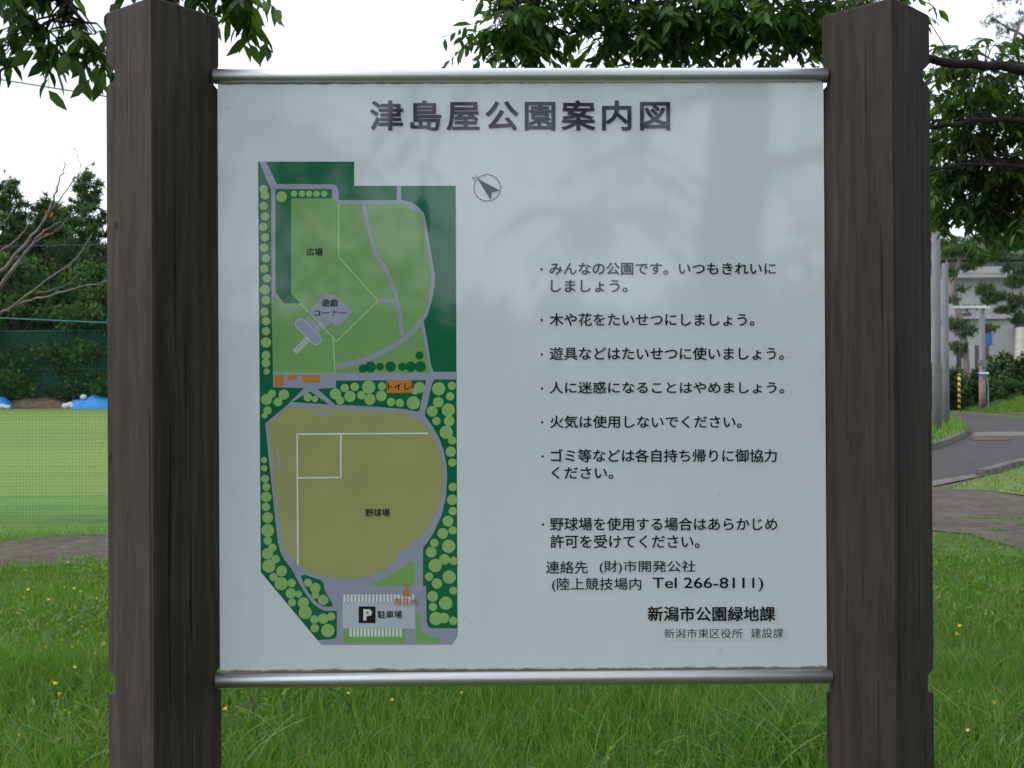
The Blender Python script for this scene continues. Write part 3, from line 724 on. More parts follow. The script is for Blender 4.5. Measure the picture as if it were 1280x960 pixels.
# cherry at the left: leaves hanging into the top left corner
left_cl = []
for x, y, d, rx, rz, n_ in [(5,12,5.0,22,20,7),(40,38,5.0,22,18,6),(12,66,5.1,14,10,4),(70,50,5.0,18,16,5),(100,34,5.1,16,16,5),(118,38,5.1,8,8,3),(50,-8,5,40,14,8),(70,-62,5.2,80,26,26),
                            (200,-38,5.3,40,14,10),(285,-8,5.3,26,10,9),(310,6,5.2,16,8,5),(250,-50,5.3,60,16,24)]:
    m_ = d/F; left_cl.append((Wt(x, y, d), (rx*m_, .22, rz*m_), n_))
left_cl += [((-4.0,4.6,4.6),(1.6,1.4,.7),50),((-2.2,4.4,4.6),(1.2,1.0,.45),34),((-5.6,5.4,5.0),(1.6,1.6,.9),45)]
broad_tree('cherry_tree', (-5.2,5.2,0),
           [([(-5.2,5.2,0),(-5.15,5.15,1.4),(-4.9,5.1,2.8)],.19,.13),
            ([(-4.9,5.1,2.8),(-3.6,5.0,3.5),Wt(20,-20,5.0),Wt(105,28,5.0)],.06,.007),
            ([(-4.9,5.1,2.8),(-3.6,5.1,3.9),Wt(120,-110,5.2),Wt(260,-38,5.3),Wt(312,0,5.2)],.06,.006),
            ([(-4.9,5.1,2.8),(-4.4,4.8,4.0),(-3.2,4.4,4.7),(-1.8,4.3,4.8)],.08,.02),
            ([(-4.9,5.1,2.8),(-5.3,5.4,4.2),(-5.8,5.6,5.4)],.09,.02)],
           left_cl, 'cherry tree with pointed leaves hanging into the top left corner', reach=2.5, tl=(.12,.28), per=7, llen=(.09,.13), droop=.45)

# big trees: two seen only as panel reflections, one added unseen to block sky
broad_tree('oak_tree', (1.50,-4.5,0),
           [([(1.50,-4.5,0),(1.56,-4.5,1.2),(1.65,-4.5,2.4),(1.76,-4.5,3.7),(1.9,-4.5,5.6)],.30,.18),
            ([(1.70,-4.5,3.05),(2.1,-4.45,3.14),(3.2,-4.4,3.4)],.085,.05),
            ([(1.76,-4.5,3.75),(1.45,-4.45,3.62),(1.1,-4.4,3.5),(.5,-4.4,3.3)],.07,.02),
            ([(1.9,-4.5,5.4),(1.2,-3.4,5.7),(0,-2.2,5.6)],.09,.03), ([(1.9,-4.5,5.4),(2.3,-3,5.8),(2.4,-1,5.8)],.09,.03), ([(1.88,-4.5,5.2),(1.2,-2.4,4.6),(.7,-.6,3.7),(.1,.5,3.1)],.07,.012)],
           [((.72,-4.45,2.78),(.42,.3,.17),20),((1.05,-4.45,3.22),(.18,.25,.16),8),((2.45,-4.5,2.45),(.4,.4,.22),18),((.2,-4.6,3.95),(.9,.5,.18),20),((-1.2,-5,3.2),(.5,.5,.25),10),
            ((2.6,-5,4.8),(1.6,1.2,.7),45),((0,-2.4,5.6),(2.6,1.8,.7),70),((-1.8,-5.5,5.4),(1.8,1.6,.8),45),((2.5,-1.5,5.7),(2.0,1.6,.8),70),((.8,1.2,5.9),(2.4,1.6,.7),75),((-.5,.5,3.0),(.8,.5,.18),12),((.6,.45,2.95),(.8,.5,.18),13)],  # last two clumps and their limb added unseen overhead to shade the board
           'large tree standing behind the viewer, mirrored faintly in the white panel', reach=4, tl=(.4,.8), per=12, llen=(.10,.15))
broad_tree('oak_tree', (6.4,-2.2,0),  # tree added out of view, blocks skylight on the posts' right-hand faces
           [([(6.4,-2.2,0),(6.3,-2.2,1.5),(6.0,-2.1,3.0),(5.8,-2,5.0)],.26,.12),([(6.2,-2.2,2.0),(4.8,-1.4,2.4),(3.8,-.8,2.6)],.10,.03),([(6.0,-2.1,3.0),(5.0,0,3.6),(4.4,1.4,3.9)],.10,.03),([(6.2,-2.2,2.2),(5.0,-3.6,2.8),(4.0,-4.4,3.1)],.09,.03),([(6.2,-2.2,2.2),(6.6,.4,2.8),(6.4,1.8,2.9)],.09,.03)],
           [((4.2,-1.2,2.4),(.9,1.4,1.0),90),((4.8,-3.6,2.8),(1.2,1.4,1.2),90),((4.6,1.0,3.6),(1.1,1.5,1.1),90),((5.4,-1,5.0),(1.8,2.4,1.1),110),((6.3,1.6,2.6),(1.3,1.2,1.3),80),((4.4,-1.6,1.2),(.9,1.6,.7),70),((3.6,-.6,4.6),(1.2,1.6,.9),70)],
           'dense tree out of frame to the right of the viewer', reach=4, tl=(.4,.8), per=12, llen=(.16,.24))
broad_tree('oak_tree', (-5.0,-9,0),
           [([(-5.0,-9,0),(-4.9,-9,2.0),(-4.8,-8.8,4.2)],.24,.12), ([(-4.8,-8.8,4.2),(-3.6,-8.6,5.2),(-2.6,-8.4,5.4)],.09,.03), ([(-4.8,-8.8,4.2),(-5.8,-9,5.4)],.08,.03)],
           [((-3.6,-8.6,5.0),(1.8,1.4,1.1),70),((-5.6,-9,5.4),(1.6,1.5,1.2),60),((-2.4,-8.5,4.0),(.9,.8,.6),26),((-1.9,-9,3.0),(1.0,.7,.55),40),((-1.3,-9,2.0),(.8,.7,.4),26),((-2.9,-8.8,1.9),(.6,.6,.5),22)],
           'second tree behind the viewer, mirrored faintly over the printed map', reach=4, tl=(.4,.8), per=12, llen=(.12,.17))

# ------------------------------------------------------------------ pines and the wood across the field
def tuft_mesh(name, cen, rad, needles=9, lw=.16):
    """needle tufts: narrow blades bursting from each centre"""
    N = len(cen); base = np.repeat(cen, needles, 0); d = unit(rng.normal(size=(N*needles,3)) + np.array([0,0,.35]))
    ln = np.repeat(rad, needles)*rng.uniform(.6,1.15,N*needles)
    s = unit(np.cross(d, rng.normal(size=d.shape)))
    V = np.zeros((N*needles,3,3)); V[:,0] = base - s*(ln*lw*.5)[:,None]; V[:,1] = base + s*(ln*lw*.5)[:,None]; V[:,2] = base + d*ln[:,None]
    o = (np.arange(N*needles)*3)[:,None]
    return np_mesh(name, V.reshape(-1,3), [o+np.array([[0,1,2]])])
def pine_meshes(h, r0, crown0, spread, nb, tuft, seed):
    global rng
    rng = np.random.default_rng(seed); mb = MB(); cen = []
    lean = rng.normal(size=2)*.02*h
    axis = [np.array([lean[0]*t*t, lean[1]*t*t, h*t]) for t in np.linspace(0,1,9)]
    mb.tube([Vector(a) for a in axis], [r0*(1-.9*t) for t in np.linspace(0,1,9)], 7)
    for b in range(nb):
        t = crown0 + (1-crown0)*(b+rng.uniform(0,1))/nb; p = np.array([lean[0]*t*t, lean[1]*t*t, h*t])
        k = (t-crown0)/(1-crown0); L_ = spread*(1.15-k)**.75*rng.uniform(.55,1.1)*(.55 + .9*min(k*3,1)*.5)
        an = b*2.4 + rng.uniform(-.6,.6); up = rng.uniform(-.05,.45)+k*.35
        e = p + np.array([math.cos(an)*L_, math.sin(an)*L_, up*L_*.7])
        mid = (p+e)/2 + np.array([0,0,-.06*L_])
        mb.tube([Vector(p), Vector(mid), Vector(e)], [r0*.28*(1-.7*k), r0*.16*(1-.6*k), .015], 4, caps=False)
        nt = int(7 + L_*8)
        tt = rng.uniform(.3,1.05,nt)[:,None]; q = p*(1-tt) + e*tt + rng.normal(size=(nt,3))*np.array([.28,.28,.15])*(.4+.22*L_)
        cen.append(q)
    cen.append(axis[-1] + rng.normal(size=(10,3))*np.array([.25,.25,.4]))
    cen = np.concatenate(cen)
    return mb.mesh('trunk'), tuft_mesh('crown', cen, rng.uniform(.7,1.2,len(cen))*tuft, 9, .2)
def broad_meshes(h, spread, nclump, nleaf, lsz, seed, low=.15):
    global rng
    rng = np.random.default_rng(seed); mb = MB()
    mb.tube([Vector((0,0,0)), Vector((.05*h*.3,0,h*.3)), Vector((0,.03*h,h*.62)), Vector((.02*h,0,h*.9))], [h*.022, h*.017, h*.010, .02], 7)
    B = []
    for c in range(nclump):
        a = rng.uniform(0,6.283); zz_ = rng.uniform(low,.93); rr = spread*math.sqrt(rng.uniform(.05,1))*(1-.75*max(0,(zz_-.45)/.55)**1.6)
        c0 = np.array([math.cos(a)*rr, math.sin(a)*rr, zz_*h]); cr_ = spread*rng.uniform(.16,.34)
        mb.tube([Vector((0,0,max(.1,zz_*h*.7))), Vector(c0*np.array([.5,.5,.9])), Vector(c0)], [h*.006, h*.004, .012], 4, caps=False)
        B.append(c0 + in_ball(nleaf)*np.array([cr_*1.2,cr_*1.2,cr_*.75]))
    B = np.concatenate(B); N = len(B)
    return mb.mesh('trunk'), simple_leaf_mesh('crown', B, rng.normal(size=(N,3))+np.array([0,0,-.2]), rng.normal(size=(N,3))*.6+np.array([0,0,1.0]), rng.uniform(.6,1.2,N)*lsz, .6)
PV = [pine_meshes(20,.26,.2,4.4,74,.75,11), pine_meshes(18,.24,.22,4.0,66,.75,12), pine_meshes(16,.22,.16,4.2,64,.72,13)]
BV = [broad_meshes(14.5,4.6,70,150,.46,21,.1), broad_meshes(11,4.2,60,150,.44,22,.06)]
SV = [broad_meshes(2.6,1.7,26,90,.26,31,.02), broad_meshes(2.2,1.9,26,90,.26,32,.02)]
for v in PV: v[0].materials.append(M['pine_bark']); v[1].materials.append(M['pine_needle'])
for v in BV: v[0].materials.append(M['bark']); v[1].materials.append(M['wood_leaf'])
for v in SV: v[0].materials.append(M['bark']); v[1].materials.append(M['far_leaf'])
def plant(name, var, loc, rz, sc_, label, cat, group=None):
    r = empty(name, loc, rz); r.scale = (sc_,)*3; tag(r, label, cat, group)
    for nm, me in (('trunk', var[0]), ('crown', var[1])):
        c = bpy.data.objects.new(nm, me); COL.objects.link(c); c.parent = r
    return r
def at(px, d): return ((px-640)/F*d, d, 0)
GW = 'trees of the wood across the field'
plant('pine_tree', PV[0], at(8,101), .3, 1.0, 'tall pine at the far left edge of the photo, across the field', 'tree', GW)
plant('pine_tree', PV[1], at(62,104), 1.4, 1.04, 'shorter pine behind the bare twigs in the middle of the left gap', 'tree', GW)
plant('pine_tree', PV[0], at(118,101), 2.2, 1.03, 'tallest pine across the field, right beside the left wooden post', 'tree', GW)
plant('pine_tree', PV[2], at(92,108), 3.9, 1.17, 'pine with gaps of sky just left of the tallest pine', 'tree', GW)
plant('broadleaf_tree', BV[0], at(20,97), .2, .95, 'rounded broadleaf tree in front of the pine at the far left', 'tree', GW)
plant('broadleaf_tree', BV[1], at(78,98), 2.2, 1.0, 'low broadleaf tree right of the pale trunk beyond the net', 'tree', GW)
plant('broadleaf_tree', BV[0], at(125,97), 4.2, .9, 'broadleaf tree above the right blue tarpaulin heap', 'tree', GW)
hid = 0
for i, px in enumerate(range(-760, 1180, 62)):
    if -70 < px < 150: continue
    d = 99 + 9*math.sin(i*1.7)
    v = PV[i % 3] if i % 4 else BV[i % 2]
    plant('pine_tree' if i % 4 else 'broadleaf_tree', v, at(px, d), i*1.1, .95 + .12*math.sin(i*2.1), 'tree of the distant wood, out of sight behind the board or past the left edge', 'tree', GW)
    plant('broadleaf_tree', BV[(i+1) % 2], at(px+31, 97), i*.7, .9 + .1*math.sin(i*3.1), 'tree of the distant wood, out of sight behind the board or past the left edge', 'tree', GW)
GS = 'undergrowth along the edge of the wood'
for i, px in enumerate(range(-40, 160, 24)):
    plant('shrub', SV[i % 2], at(px, 96.2 + .8*math.sin(i*2)), i*1.3, 1.0 + .25*math.sin(i*1.9), 'dark shrub in the row of undergrowth below the wood across the field', 'shrub', GS)
# second rank closing the wood
for i, px in enumerate(range(-60, 200, 46)):
    plant('pine_tree', PV[(i+1) % 3], at(px, 118 + 3*math.sin(i)), i*1.9, .93 + .05*math.sin(i*5), 'pine in the rear rank of the wood, half hidden by the front trees', 'tree', 'rear pines of the wood')

plant('pine_tree', PV[2], at(36,107), 5.1, 1.10, 'pine between the pine at the far left edge and the middle one', 'tree', GW)
for i in range(16):                              # shrub row added behind the viewer to soften the panel's mirrored horizon
    plant('shrub', SV[i % 2], (-12 + i*1.6, -15 + 1.2*math.sin(i*2.2), 0), i*1.3, .95 + .4*math.sin(i*1.7)**2, 'shrub added behind the viewer to soften the horizon mirrored in the panel', 'shrub', 'shrubs added behind the viewer')
# dirt mound, tarpaulin heaps
def heap_mesh(cx, cy, lx, ly, h, seed, nu=22, nv=12, sharp=.6):
    r = np.random.default_rng(seed); ph = r.uniform(0,6,6); mb = MB(); vs_ = []
    for j in range(nv+1):
        for i in range(nu+1):
            x = -1+2*i/nu; y = -1+2*j/nv; q = max(0, 1-(abs(x)**2.4+abs(y)**2.2))
            z = h*q**sharp*(1 + .16*math.sin(4*x+ph[0]) + .10*math.sin(9*x+3*y+ph[1]) + .08*math.sin(13*x-5*y+ph[2]))
            vs_.append((cx+x*lx, cy+y*ly, max(0, z) - (.02 if q == 0 else 0)))
    mb.add(vs_, [(j*(nu+1)+i, j*(nu+1)+i+1, (j+1)*(nu+1)+i+1, (j+1)*(nu+1)+i) for j in range(nv) for i in range(nu)])
    return mb
def bag(mb, x, y, z, sx, sy, sz):
    vs_, fs = [], []; a, b = 8, 6
    for j in range(b+1):
        th = math.pi*j/b
        for i in range(a):
            p = 2*math.pi*i/a; k = 1 + .12*math.sin(3*p+j)
            vs_.append((x+sx*k*math.sin(th)*math.cos(p), y+sy*k*math.sin(th)*math.sin(p), z+sz*math.cos(th)))
    for j in range(b):
        for i in range(a): fs.append((j*a+i, (j+1)*a+i, (j+1)*a+(i+1)%a, j*a+(i+1)%a))
    mb.add(vs_, fs)
M['tarp'] = noise_mat('blue_tarpaulin', [(.3, (.03,.24,.62)), (.7, (.06,.36,.80))], 1.5, (1,1,1), .4, .8, bscale=4)
M['sack'] = noise_mat('white_sack', [(.3, (.6,.6,.62)), (.7, (.8,.8,.8))], 3, (1,1,1), .7, .4)
def tarp_heap(pxc, w_px, h_px, label, bags, seed):
    d = 93.2; x, y, _ = at(pxc, d); r = empty('tarpaulin_heap', (x, y, 0)); tag(r, label, 'tarpaulin', 'blue tarpaulin heaps at the far side of the field')
    k = d/F; heap_mesh(0, 0, w_px/2*k, 1.4, h_px*k, seed, sharp=.45).build('tarpaulin', M['tarp'], r, True)
    for bx, bz, s_ in bags:
        mb = MB(); bag(mb, bx*k, -1.0 if bz < 5 else -.3, bz*k, s_*k*1.3, .3, s_*k); mb.build('sandbag', M['sack'], r, True)
tarp_heap(115, 62, 13.5, 'blue tarpaulin heap weighted with white sandbags, beside the left wooden post', [(-27,3,4),(-22,4.5,3.6),(-9,14,3.4),(-18,2,3),(8,1,2)], 3)
tarp_heap(-8, 46, 13, 'blue tarpaulin heap cut off by the left edge of the photo', [(10,8,3.4),(18,3,3.4),(24,2,3)], 4)
ml_ = heap_mesh(*at(52,94.6)[:2], 4.2, 1.6, .75, 8); tag(ml_.build('dirt_mound', M['earth'], smooth=True), 'low brown mound of bare soil between the two blue heaps', 'mound')
bm_ = heap_mesh(at(70,96.5)[0], 96.6, 60, 1.8, 1.0, 9, 120, 8, .4); tag(bm_.build('earth_berm', M['earth'], smooth=True), kind='structure')

# ------------------------------------------------------------------ nets
M['cord'] = base_mat('dark_net_cord', (.03,.045,.042), .7)[0]
M['rope'] = noise_mat('blue_green_rope', [(.3, (.045,.17,.17)), (.7, (.075,.25,.25))], 8, (1,1,1), .7)
M['pole'] = noise_mat('grey_concrete_pole', [(.3, (.14,.142,.152)), (.7, (.22,.223,.238))], 3, (4,4,.4), .8, .2)
NETY, NX0, NX1, NH, PITCH = 12.6, -10.0, -2.0, 3.15, .037
nr = empty('ball_net', (NX0, NETY, 0)); tag(nr, 'fine dark ball net hanging at the near edge of the field on the left', 'net')
vv, ff = [], []
def strip(p, q, w, vert):
    p, q = np.array(p), np.array(q); a = np.array([w/2,0,0]) if vert else np.array([0,0,w/2]); b = np.array([0,w*.6,0]); k = len(vv)
    vv.extend([p-a, p+a, p+b, q-a, q+a, q+b]); ff.extend([(k,k+1,k+4,k+3),(k+1,k+2,k+5,k+4),(k+2,k,k+3,k+5)])
n_v = int((NX1-NX0)/PITCH); n_h = int(NH/PITCH)
for i in range(n_v+1): strip((i*PITCH + rng.normal()*.002, 0, .02), (i*PITCH + rng.normal()*.004, 0, NH), .0014, True)
for j in range(n_h+1): strip((0, .001, .02+j*PITCH), (NX1-NX0, .001, .02+j*PITCH), .0014, False)
link('mesh', np_mesh('mesh', np.array(vv), [np.array(ff)]), M['cord'], nr)
tb = MB(); tb.tube([(0,-.01,NH+.01),((NX1-NX0)/2,-.01,NH-.04),(NX1-NX0,-.01,NH+.01)], .006, 6); tb.build('top_rope', M['cord'], nr)
tr_ = MB(); a0 = W(-60,394,NETY-.03)-Vector((NX0,NETY,0)); a1 = W(0,397.5,NETY-.03)-Vector((NX0,NETY,0)); a2 = W(135,403.5,NETY-.03)-Vector((NX0,NETY,0)); a3 = W(300,409,NETY-.03)-Vector((NX0,NETY,0))
ex0 = a0 + (a0-a1)*6
tr_.tube([ex0,a0,a1,a2,a3], .0085, 6); tr_.build('brace_rope', M['rope'], nr)
for x in (0, NX1-NX0):
    pb_ = MB(); pb_.tube([(x,.06,0),(x,.06,4.6)], .045, 12); pb_.build('post', M['pole'], nr, True)
# far green windbreak net
fm, fn, fl, fb = base_mat('green_windbreak', (.012,.115,.062), .8)
tp = fn.new('ShaderNodeBsdfTransparent'); mxs = fn.new('ShaderNodeMixShader'); mxs.inputs[0].default_value = .40
fl.new(tp.outputs[0], mxs.inputs[1]); fl.new(fb.outputs[0], mxs.inputs[2]); fl.new(mxs.outputs[0], fn['Material Output'].inputs['Surface'])
fr = empty('windbreak_net', (-40, 94.9, 0)); tag(fr, 'green translucent windbreak net along the foot of the distant wood', 'net')
fz1 = W(60,413,94.9).z; fz2 = W(60,461,94.9).z
fnm = MB()
NU = 60
fvs = []
for i in range(NU+1):
    for z_ in (.9, fz2, fz1): fvs.append((-60+i*2.2, .12*math.sin(i*1.3+z_), z_))
fnm.add(fvs, [(i*3+k, (i+1)*3+k, (i+1)*3+k+1, i*3+k+1) for i in range(NU) for k in range(2)])
fnm.build('mesh', fm, fr)
for z_ in (fz1, fz2):
    q = MB(); q.tube([(-60,-.14,z_),(0,-.14,z_-.05),(72,-.14,z_)], .035 if z_ == fz1 else .02, 5); q.build('rope', M['rope'], fr)
for k in range(9):
    q = MB(); q.tube([(-60+k*16.5+4,.2,0),(-60+k*16.5+4,.2,fz1+.4)], .10, 8); q.build('post', M['pole'], fr, True)

# overhead cable from the left
cb = MB(); c1, c2, c3 = W(10,101,14), W(135,121,13.4), Vector((-2.0, NETY+.06, 4.55))
c0 = c1 + (c1-c2)*5
cb.tube([c0, c1, c2, c3], .009, 5)
tag(cb.build('overhead_cable', M['cord']), 'thin dark cable crossing the sky at the upper left', 'cable')

# ------------------------------------------------------------------ bare tree on the left
bt = empty('bare_tree', (-5.0, 8.2, 0)); tag(bt, 'bare pale tree with thin leafless branches at the left edge', 'tree')
mb = MB(); off = np.array([-5.0,8.2,0])
def bl_(pts, r0, r1):
    limb(mb, [np.array(W(x,y,d))-off for x,y,d in pts], r0, r1, 6, 5, .004)
limb(mb, [np.array([0,0,0]), np.array([.03,0,1.0]), np.array([.15,-.05,1.6])], .075, .05, 8, 4)
limb(mb, [np.array([.15,-.05,1.6]), np.array(W(-90,420,8))-off, np.array(W(0,360,8))-off], .045, .015, 7, 4)
limb(mb, [np.array([.1,-.05,1.4]), np.array(W(-80,425,7.9))-off, np.array(W(0,392,7.9))-off], .03, .010, 7, 4)
bl_([(0,392,7.9),(25,379,7.9),(60,370,7.85),(95,360,7.8),(140,350,7.8),(190,338,7.7)], .010, .004)
bl_([(17,382,7.9),(57,352,7.9),(97,320,7.9),(115,293,7.9)], .008, .003)
bl_([(0,360,8),(32,315,8),(52,292,8),(76,277,8)], .015, .004)
bl_([(-30,372,8),(0,340,8),(30,307,8),(55,275,8),(67,248,8),(75,225,8),(82,206,8),(74,196,8)], .014, .002)
bl_([(62,264,8),(80,242,8),(97,219,8),(100,211,8),(96,190,8),(88,180,8)], .006, .002)
bl_([(-20,335,8.1),(0,315,8.1),(22,297,8.1),(46,270,8.1)], .009, .003)
bl_([(-25,310,8.1),(0,285,8.1),(8,274,8.1),(16,264,8.1)], .008, .003)
bl_([(34,313,8),(52,298,8),(68,290,8),(80,278,8),(96,262,8)], .007, .002)
bl_([(45,366,7.9),(75,360,7.9),(95,345,7.9)], .004, .002)
bl_([(97,360,7.8),(103,352,7.8),(110,349,7.8)], .003, .0015)
bl_([(82,206,8),(90,200,8),(97,174,8)], .003, .0015)
bl_([(70,240,8),(66,226,8),(58,222,8)], .003, .0015)
bl_([(95,222,8),(112,230,8),(122,214,8)], .003, .0015)
mb.build('trunk', M['pale_bark'], bt, True)
for grp in (((60,262),), ((66,265),), ((72,262),), ((62,292),)):
    lb = np.array([np.array(W(x,y,7.97))-off for x,y in grp]); k = len(grp)
    link('withered_leaf', leaf_mesh('withered_leaf', lb, rng.normal(size=(k,3))*.5+np.array([0,0,-.6]), rng.normal(size=(k,3))+np.array([0,-1,0]), rng.uniform(.04,.055,k)), M['withered'], bt)

# ------------------------------------------------------------------ right-hand background
M['steel_band'] = noise_mat('dull_steel', [(.3,(.10,.105,.11)),(.7,(.17,.175,.18))], 6, (1,1,1), .6)
def pole(px, ytop, ybase, w_px, label, zb=.13):
    b = G(px, ybase, zb); d = b.y; top = W(px, ytop, d).z; r = w_px/F*d/2
    root_ = empty('concrete_pole', (b.x, b.y, 0)); tag(root_, label, 'pole', 'grey concrete poles on the grass island')
    m_ = MB(); m_.lathe([(r*1.04,0),(r*.98,top*.5),(r*.92,top-.02),(r*.86,top)], n=18); o_ = m_.build('shaft', M['pole'], root_, True)
    for z_ in (top*.30,):
        q = MB(); q.lathe([(r*1.0,z_-.03),(r*1.06,z_-.03),(r*1.06,z_+.03),(r*1.0,z_+.03)], n=18); q.build('band', M['steel_band'], root_)
pole(1171.5, 290, 540, 11.2, 'taller grey concrete pole beside the right wooden post')
pole(1182.5, 329, 531, 8.5, 'shorter grey concrete pole just right of the taller one')

# yellow and black guard on the guy wire
b = G(1199, 508, .45); b = Vector(((1199-640)/F*60.2, 60.2, 0)); gd = empty('guard_post', b); tag(gd, 'thin yellow and black striped guard post in front of the hedge', 'post')
gm, gn, gl, gb = base_mat('striped_guard', (.7,.5,.05), .5)
t = gn.new('ShaderNodeTexCoord'); wv = gn.new('ShaderNodeTexWave'); wv.wave_type='BANDS'; wv.bands_direction='DIAGONAL'; wv.inputs['Scale'].default_value = 2.1
gl.new(t.outputs['Object'], wv.inputs['Vector']); rr_ = ramp(gn, [(.49,(.65,.45,.04)),(.51,(.02,.02,.02))]); gl.new(wv.outputs['Fac'], rr_.inputs['Fac']); gl.new(rr_.outputs['Color'], gb.inputs['Base Color'])
q = MB(); zt = W(1199,467,60.2).z; q.lathe([(.08,0),(.075,zt-.03),(.05,zt)], n=12); q.build('sleeve', gm, gd, True)
q = MB(); q.tube([(0,0,zt),(.15,.1,zt+3.4)], .008, 5); q.build('guy_wire', M['steel_band'], gd)

# utility pole with steel arm
d = 66; ux = (1228-640)/F*d; ur = empty('utility_pole', (ux, d, 0)); tag(ur, 'slender concrete utility pole with a steel arm reaching left', 'pole')
zt = W(1228,383,d).z
q = MB(); q.lathe([(.19,0),(.18,1.4),(.165,zt)], n=14); q.build('shaft', M['pole'], ur, True)
q = MB(); q.box((-42/F*d, -.26, zt-.12), (8/F*d, -.17, zt+.03)); q.build('arm', M['metal'], ur)
q = MB(); q.box((-.26,-.26,W(0,461,d).z), (.26,.0,W(0,456,d).z)); q.box((-.16,-.34,W(0,466,d).z+.01),(.12,-.2,W(0,459,d).z)); q.build('meter_box', M['pole'], ur)
q = MB(); q.box((-.28,-.24,W(0,474,d).z), (.28,-.0,W(0,471.5,d).z)); q.build('clamp', M['metal'], ur)
q = MB(); q.lathe([(.205,0),(.2,W(0,480,d).z)], n=14); q.build('rusty_sleeve', noise_mat('rusty_steel', [(.3,(.10,.06,.04)),(.7,(.26,.19,.15))], 4, (1,1,1), .8), ur, True)
q = MB(); q.tube([(.3,-.1,0),(.28,-.1,1.5),(.2,-.1,2.2)], .05, 6); q.build('cable_tube', noise_mat('pale_green_pipe', [(.3,(.12,.22,.22)),(.7,(.2,.32,.31))], 3), ur)

# building behind the pines
M['plaster'] = noise_mat('grey_white_render', [(.3,(.31,.30,.295)),(.7,(.42,.41,.40))], .5, (1,1,.4), .85, .1)
M['cream'] = noise_mat('cream_siding', [(.3,(.50,.47,.40)),(.7,(.62,.59,.52))], .8, (1,1,6), .8, .1)
M['roof'] = noise_mat('moss_green_roof', [(.3,(.045,.06,.035)),(.7,(.09,.11,.065))], 2, (1,1,1), .95, .2, spec=.1)
M['glass'] = base_mat('dark_window', (.02,.023,.026), .12, 0, .6)[0]
M['steel_blue'] = noise_mat('blue_sheet', [(.3,(.02,.12,.36)),(.7,(.04,.18,.46))], 2, (1,1,1), .5)
d = 88; kx = lambda px: (px-640)/F*d; kz = lambda py: W(640, py, d).z
bd = empty('house', (kx(1240), d, 0)); tag(bd, 'grey white house with a mossy pitched roof behind the pines', 'house'); bx = kx(1240)
q = MB(); q.box((kx(1186)-bx,0,0),(kx(1400)-bx,12,kz(322))); q.build('wall', M['plaster'], bd)
q = MB(); x0_, x1_, ym = kx(1170)-bx, kx(1420)-bx, 6
za, zb_ = kz(324), kz(278)
q.add([(x0_,-1.2,za),(x1_,-1.2,za+.0),(x1_,ym,zb_),(x0_+7,ym,zb_),(x0_,13.2,za),(x1_,13.2,za),(x0_,-1.2,za-.35),(x1_,-1.2,za-.35),(x0_,13.2,za-.35),(x1_,13.2,za-.35)],
      [(0,1,2,3),(4,3,2,5),(0,3,4),(1,5,2),(6,7,1,0),(8,4,5,9),(6,0,4,8),(7,9,5,1),(6,8,9,7)]); q.build('roof', M['roof'], bd)
for wx0, wx1, wy0, wy1 in ((1245,1270,322+2.5,337),(1292,1318,324.5,337),(1209,1231,325,338.5),(1200,1216,392,420),(1292,1316,372,398)):
    f_ = MB(); f_.box((kx(wx0)-bx,-.10,kz(wy1)),(kx(wx1)-bx,-.003,kz(wy0))); fo = f_.build('window', M['plaster'], bd)
    q = MB(); q.box((kx(wx0)-bx+.12,-.13,kz(wy1)+.12),(kx(wx1)-bx-.12,-.103,kz(wy0)-.12)); q.build('pane', M['glass'], fo)
q = MB(); q.box((kx(1188)-bx,-1.6,kz(352)),(kx(1330)-bx,-.003,kz(347))); q.box((kx(1188)-bx,-1.65,kz(347.2)),(kx(1330)-bx,-1.5,kz(339))); q.build('balcony', M['plaster'], bd)
an = empty('shed', (kx(1268), d-4.5, 0)); tag(an, 'low cream and grey shed with a blue panel behind the hedge', 'shed'); d2 = d-4.5
kx2 = lambda px: (px-640)/F*d2 - kx(1268); kz2 = lambda py: W(640, py, d2).z
q = MB(); q.box((kx2(1185),0,0),(kx2(1267.5),3.6,kz2(402))); q.build('wall', M['plaster'], an)
q = MB(); q.box((kx2(1268),-1.2,kz2(459)),(kx2(1340),3.6,kz2(413))); q.box((kx2(1270),-.9,0),(kx2(1271),-.8,kz2(459))); q.box((kx2(1335),-.9,0),(kx2(1336),-.8,kz2(459))); q.build('upper_room', M['cream'], an)
q = MB(); q.box((kx2(1181),-.5,kz2(402)),(kx2(1345),4.2,kz2(399))); q.build('roof', noise_mat('grey_sheet_roof', [(.3,(.3,.31,.33)),(.7,(.42,.43,.45))], 2), an)
q = MB(); q.box((kx2(1229),-.08,kz2(434)),(kx2(1240),-.003,kz2(415))); q.build('blue_panel', M['steel_blue'], an)
q = MB(); q.box((kx2(1219),-.06,0),(kx2(1236),-.004,kz2(434.5))); q.build('doorway', M['glass'], an)
q = MB(); q.box((kx2(1196),-.09,0),(kx2(1203),-.003,kz2(440))); q.build('door', base_mat('navy_door',(.012,.02,.05),.5)[0], an)
q = MB(); q.box((kx2(1276),-1.23,kz2(425)),(kx2(1284),-1.203,kz2(418))); q.build('window', M['glass'], an)

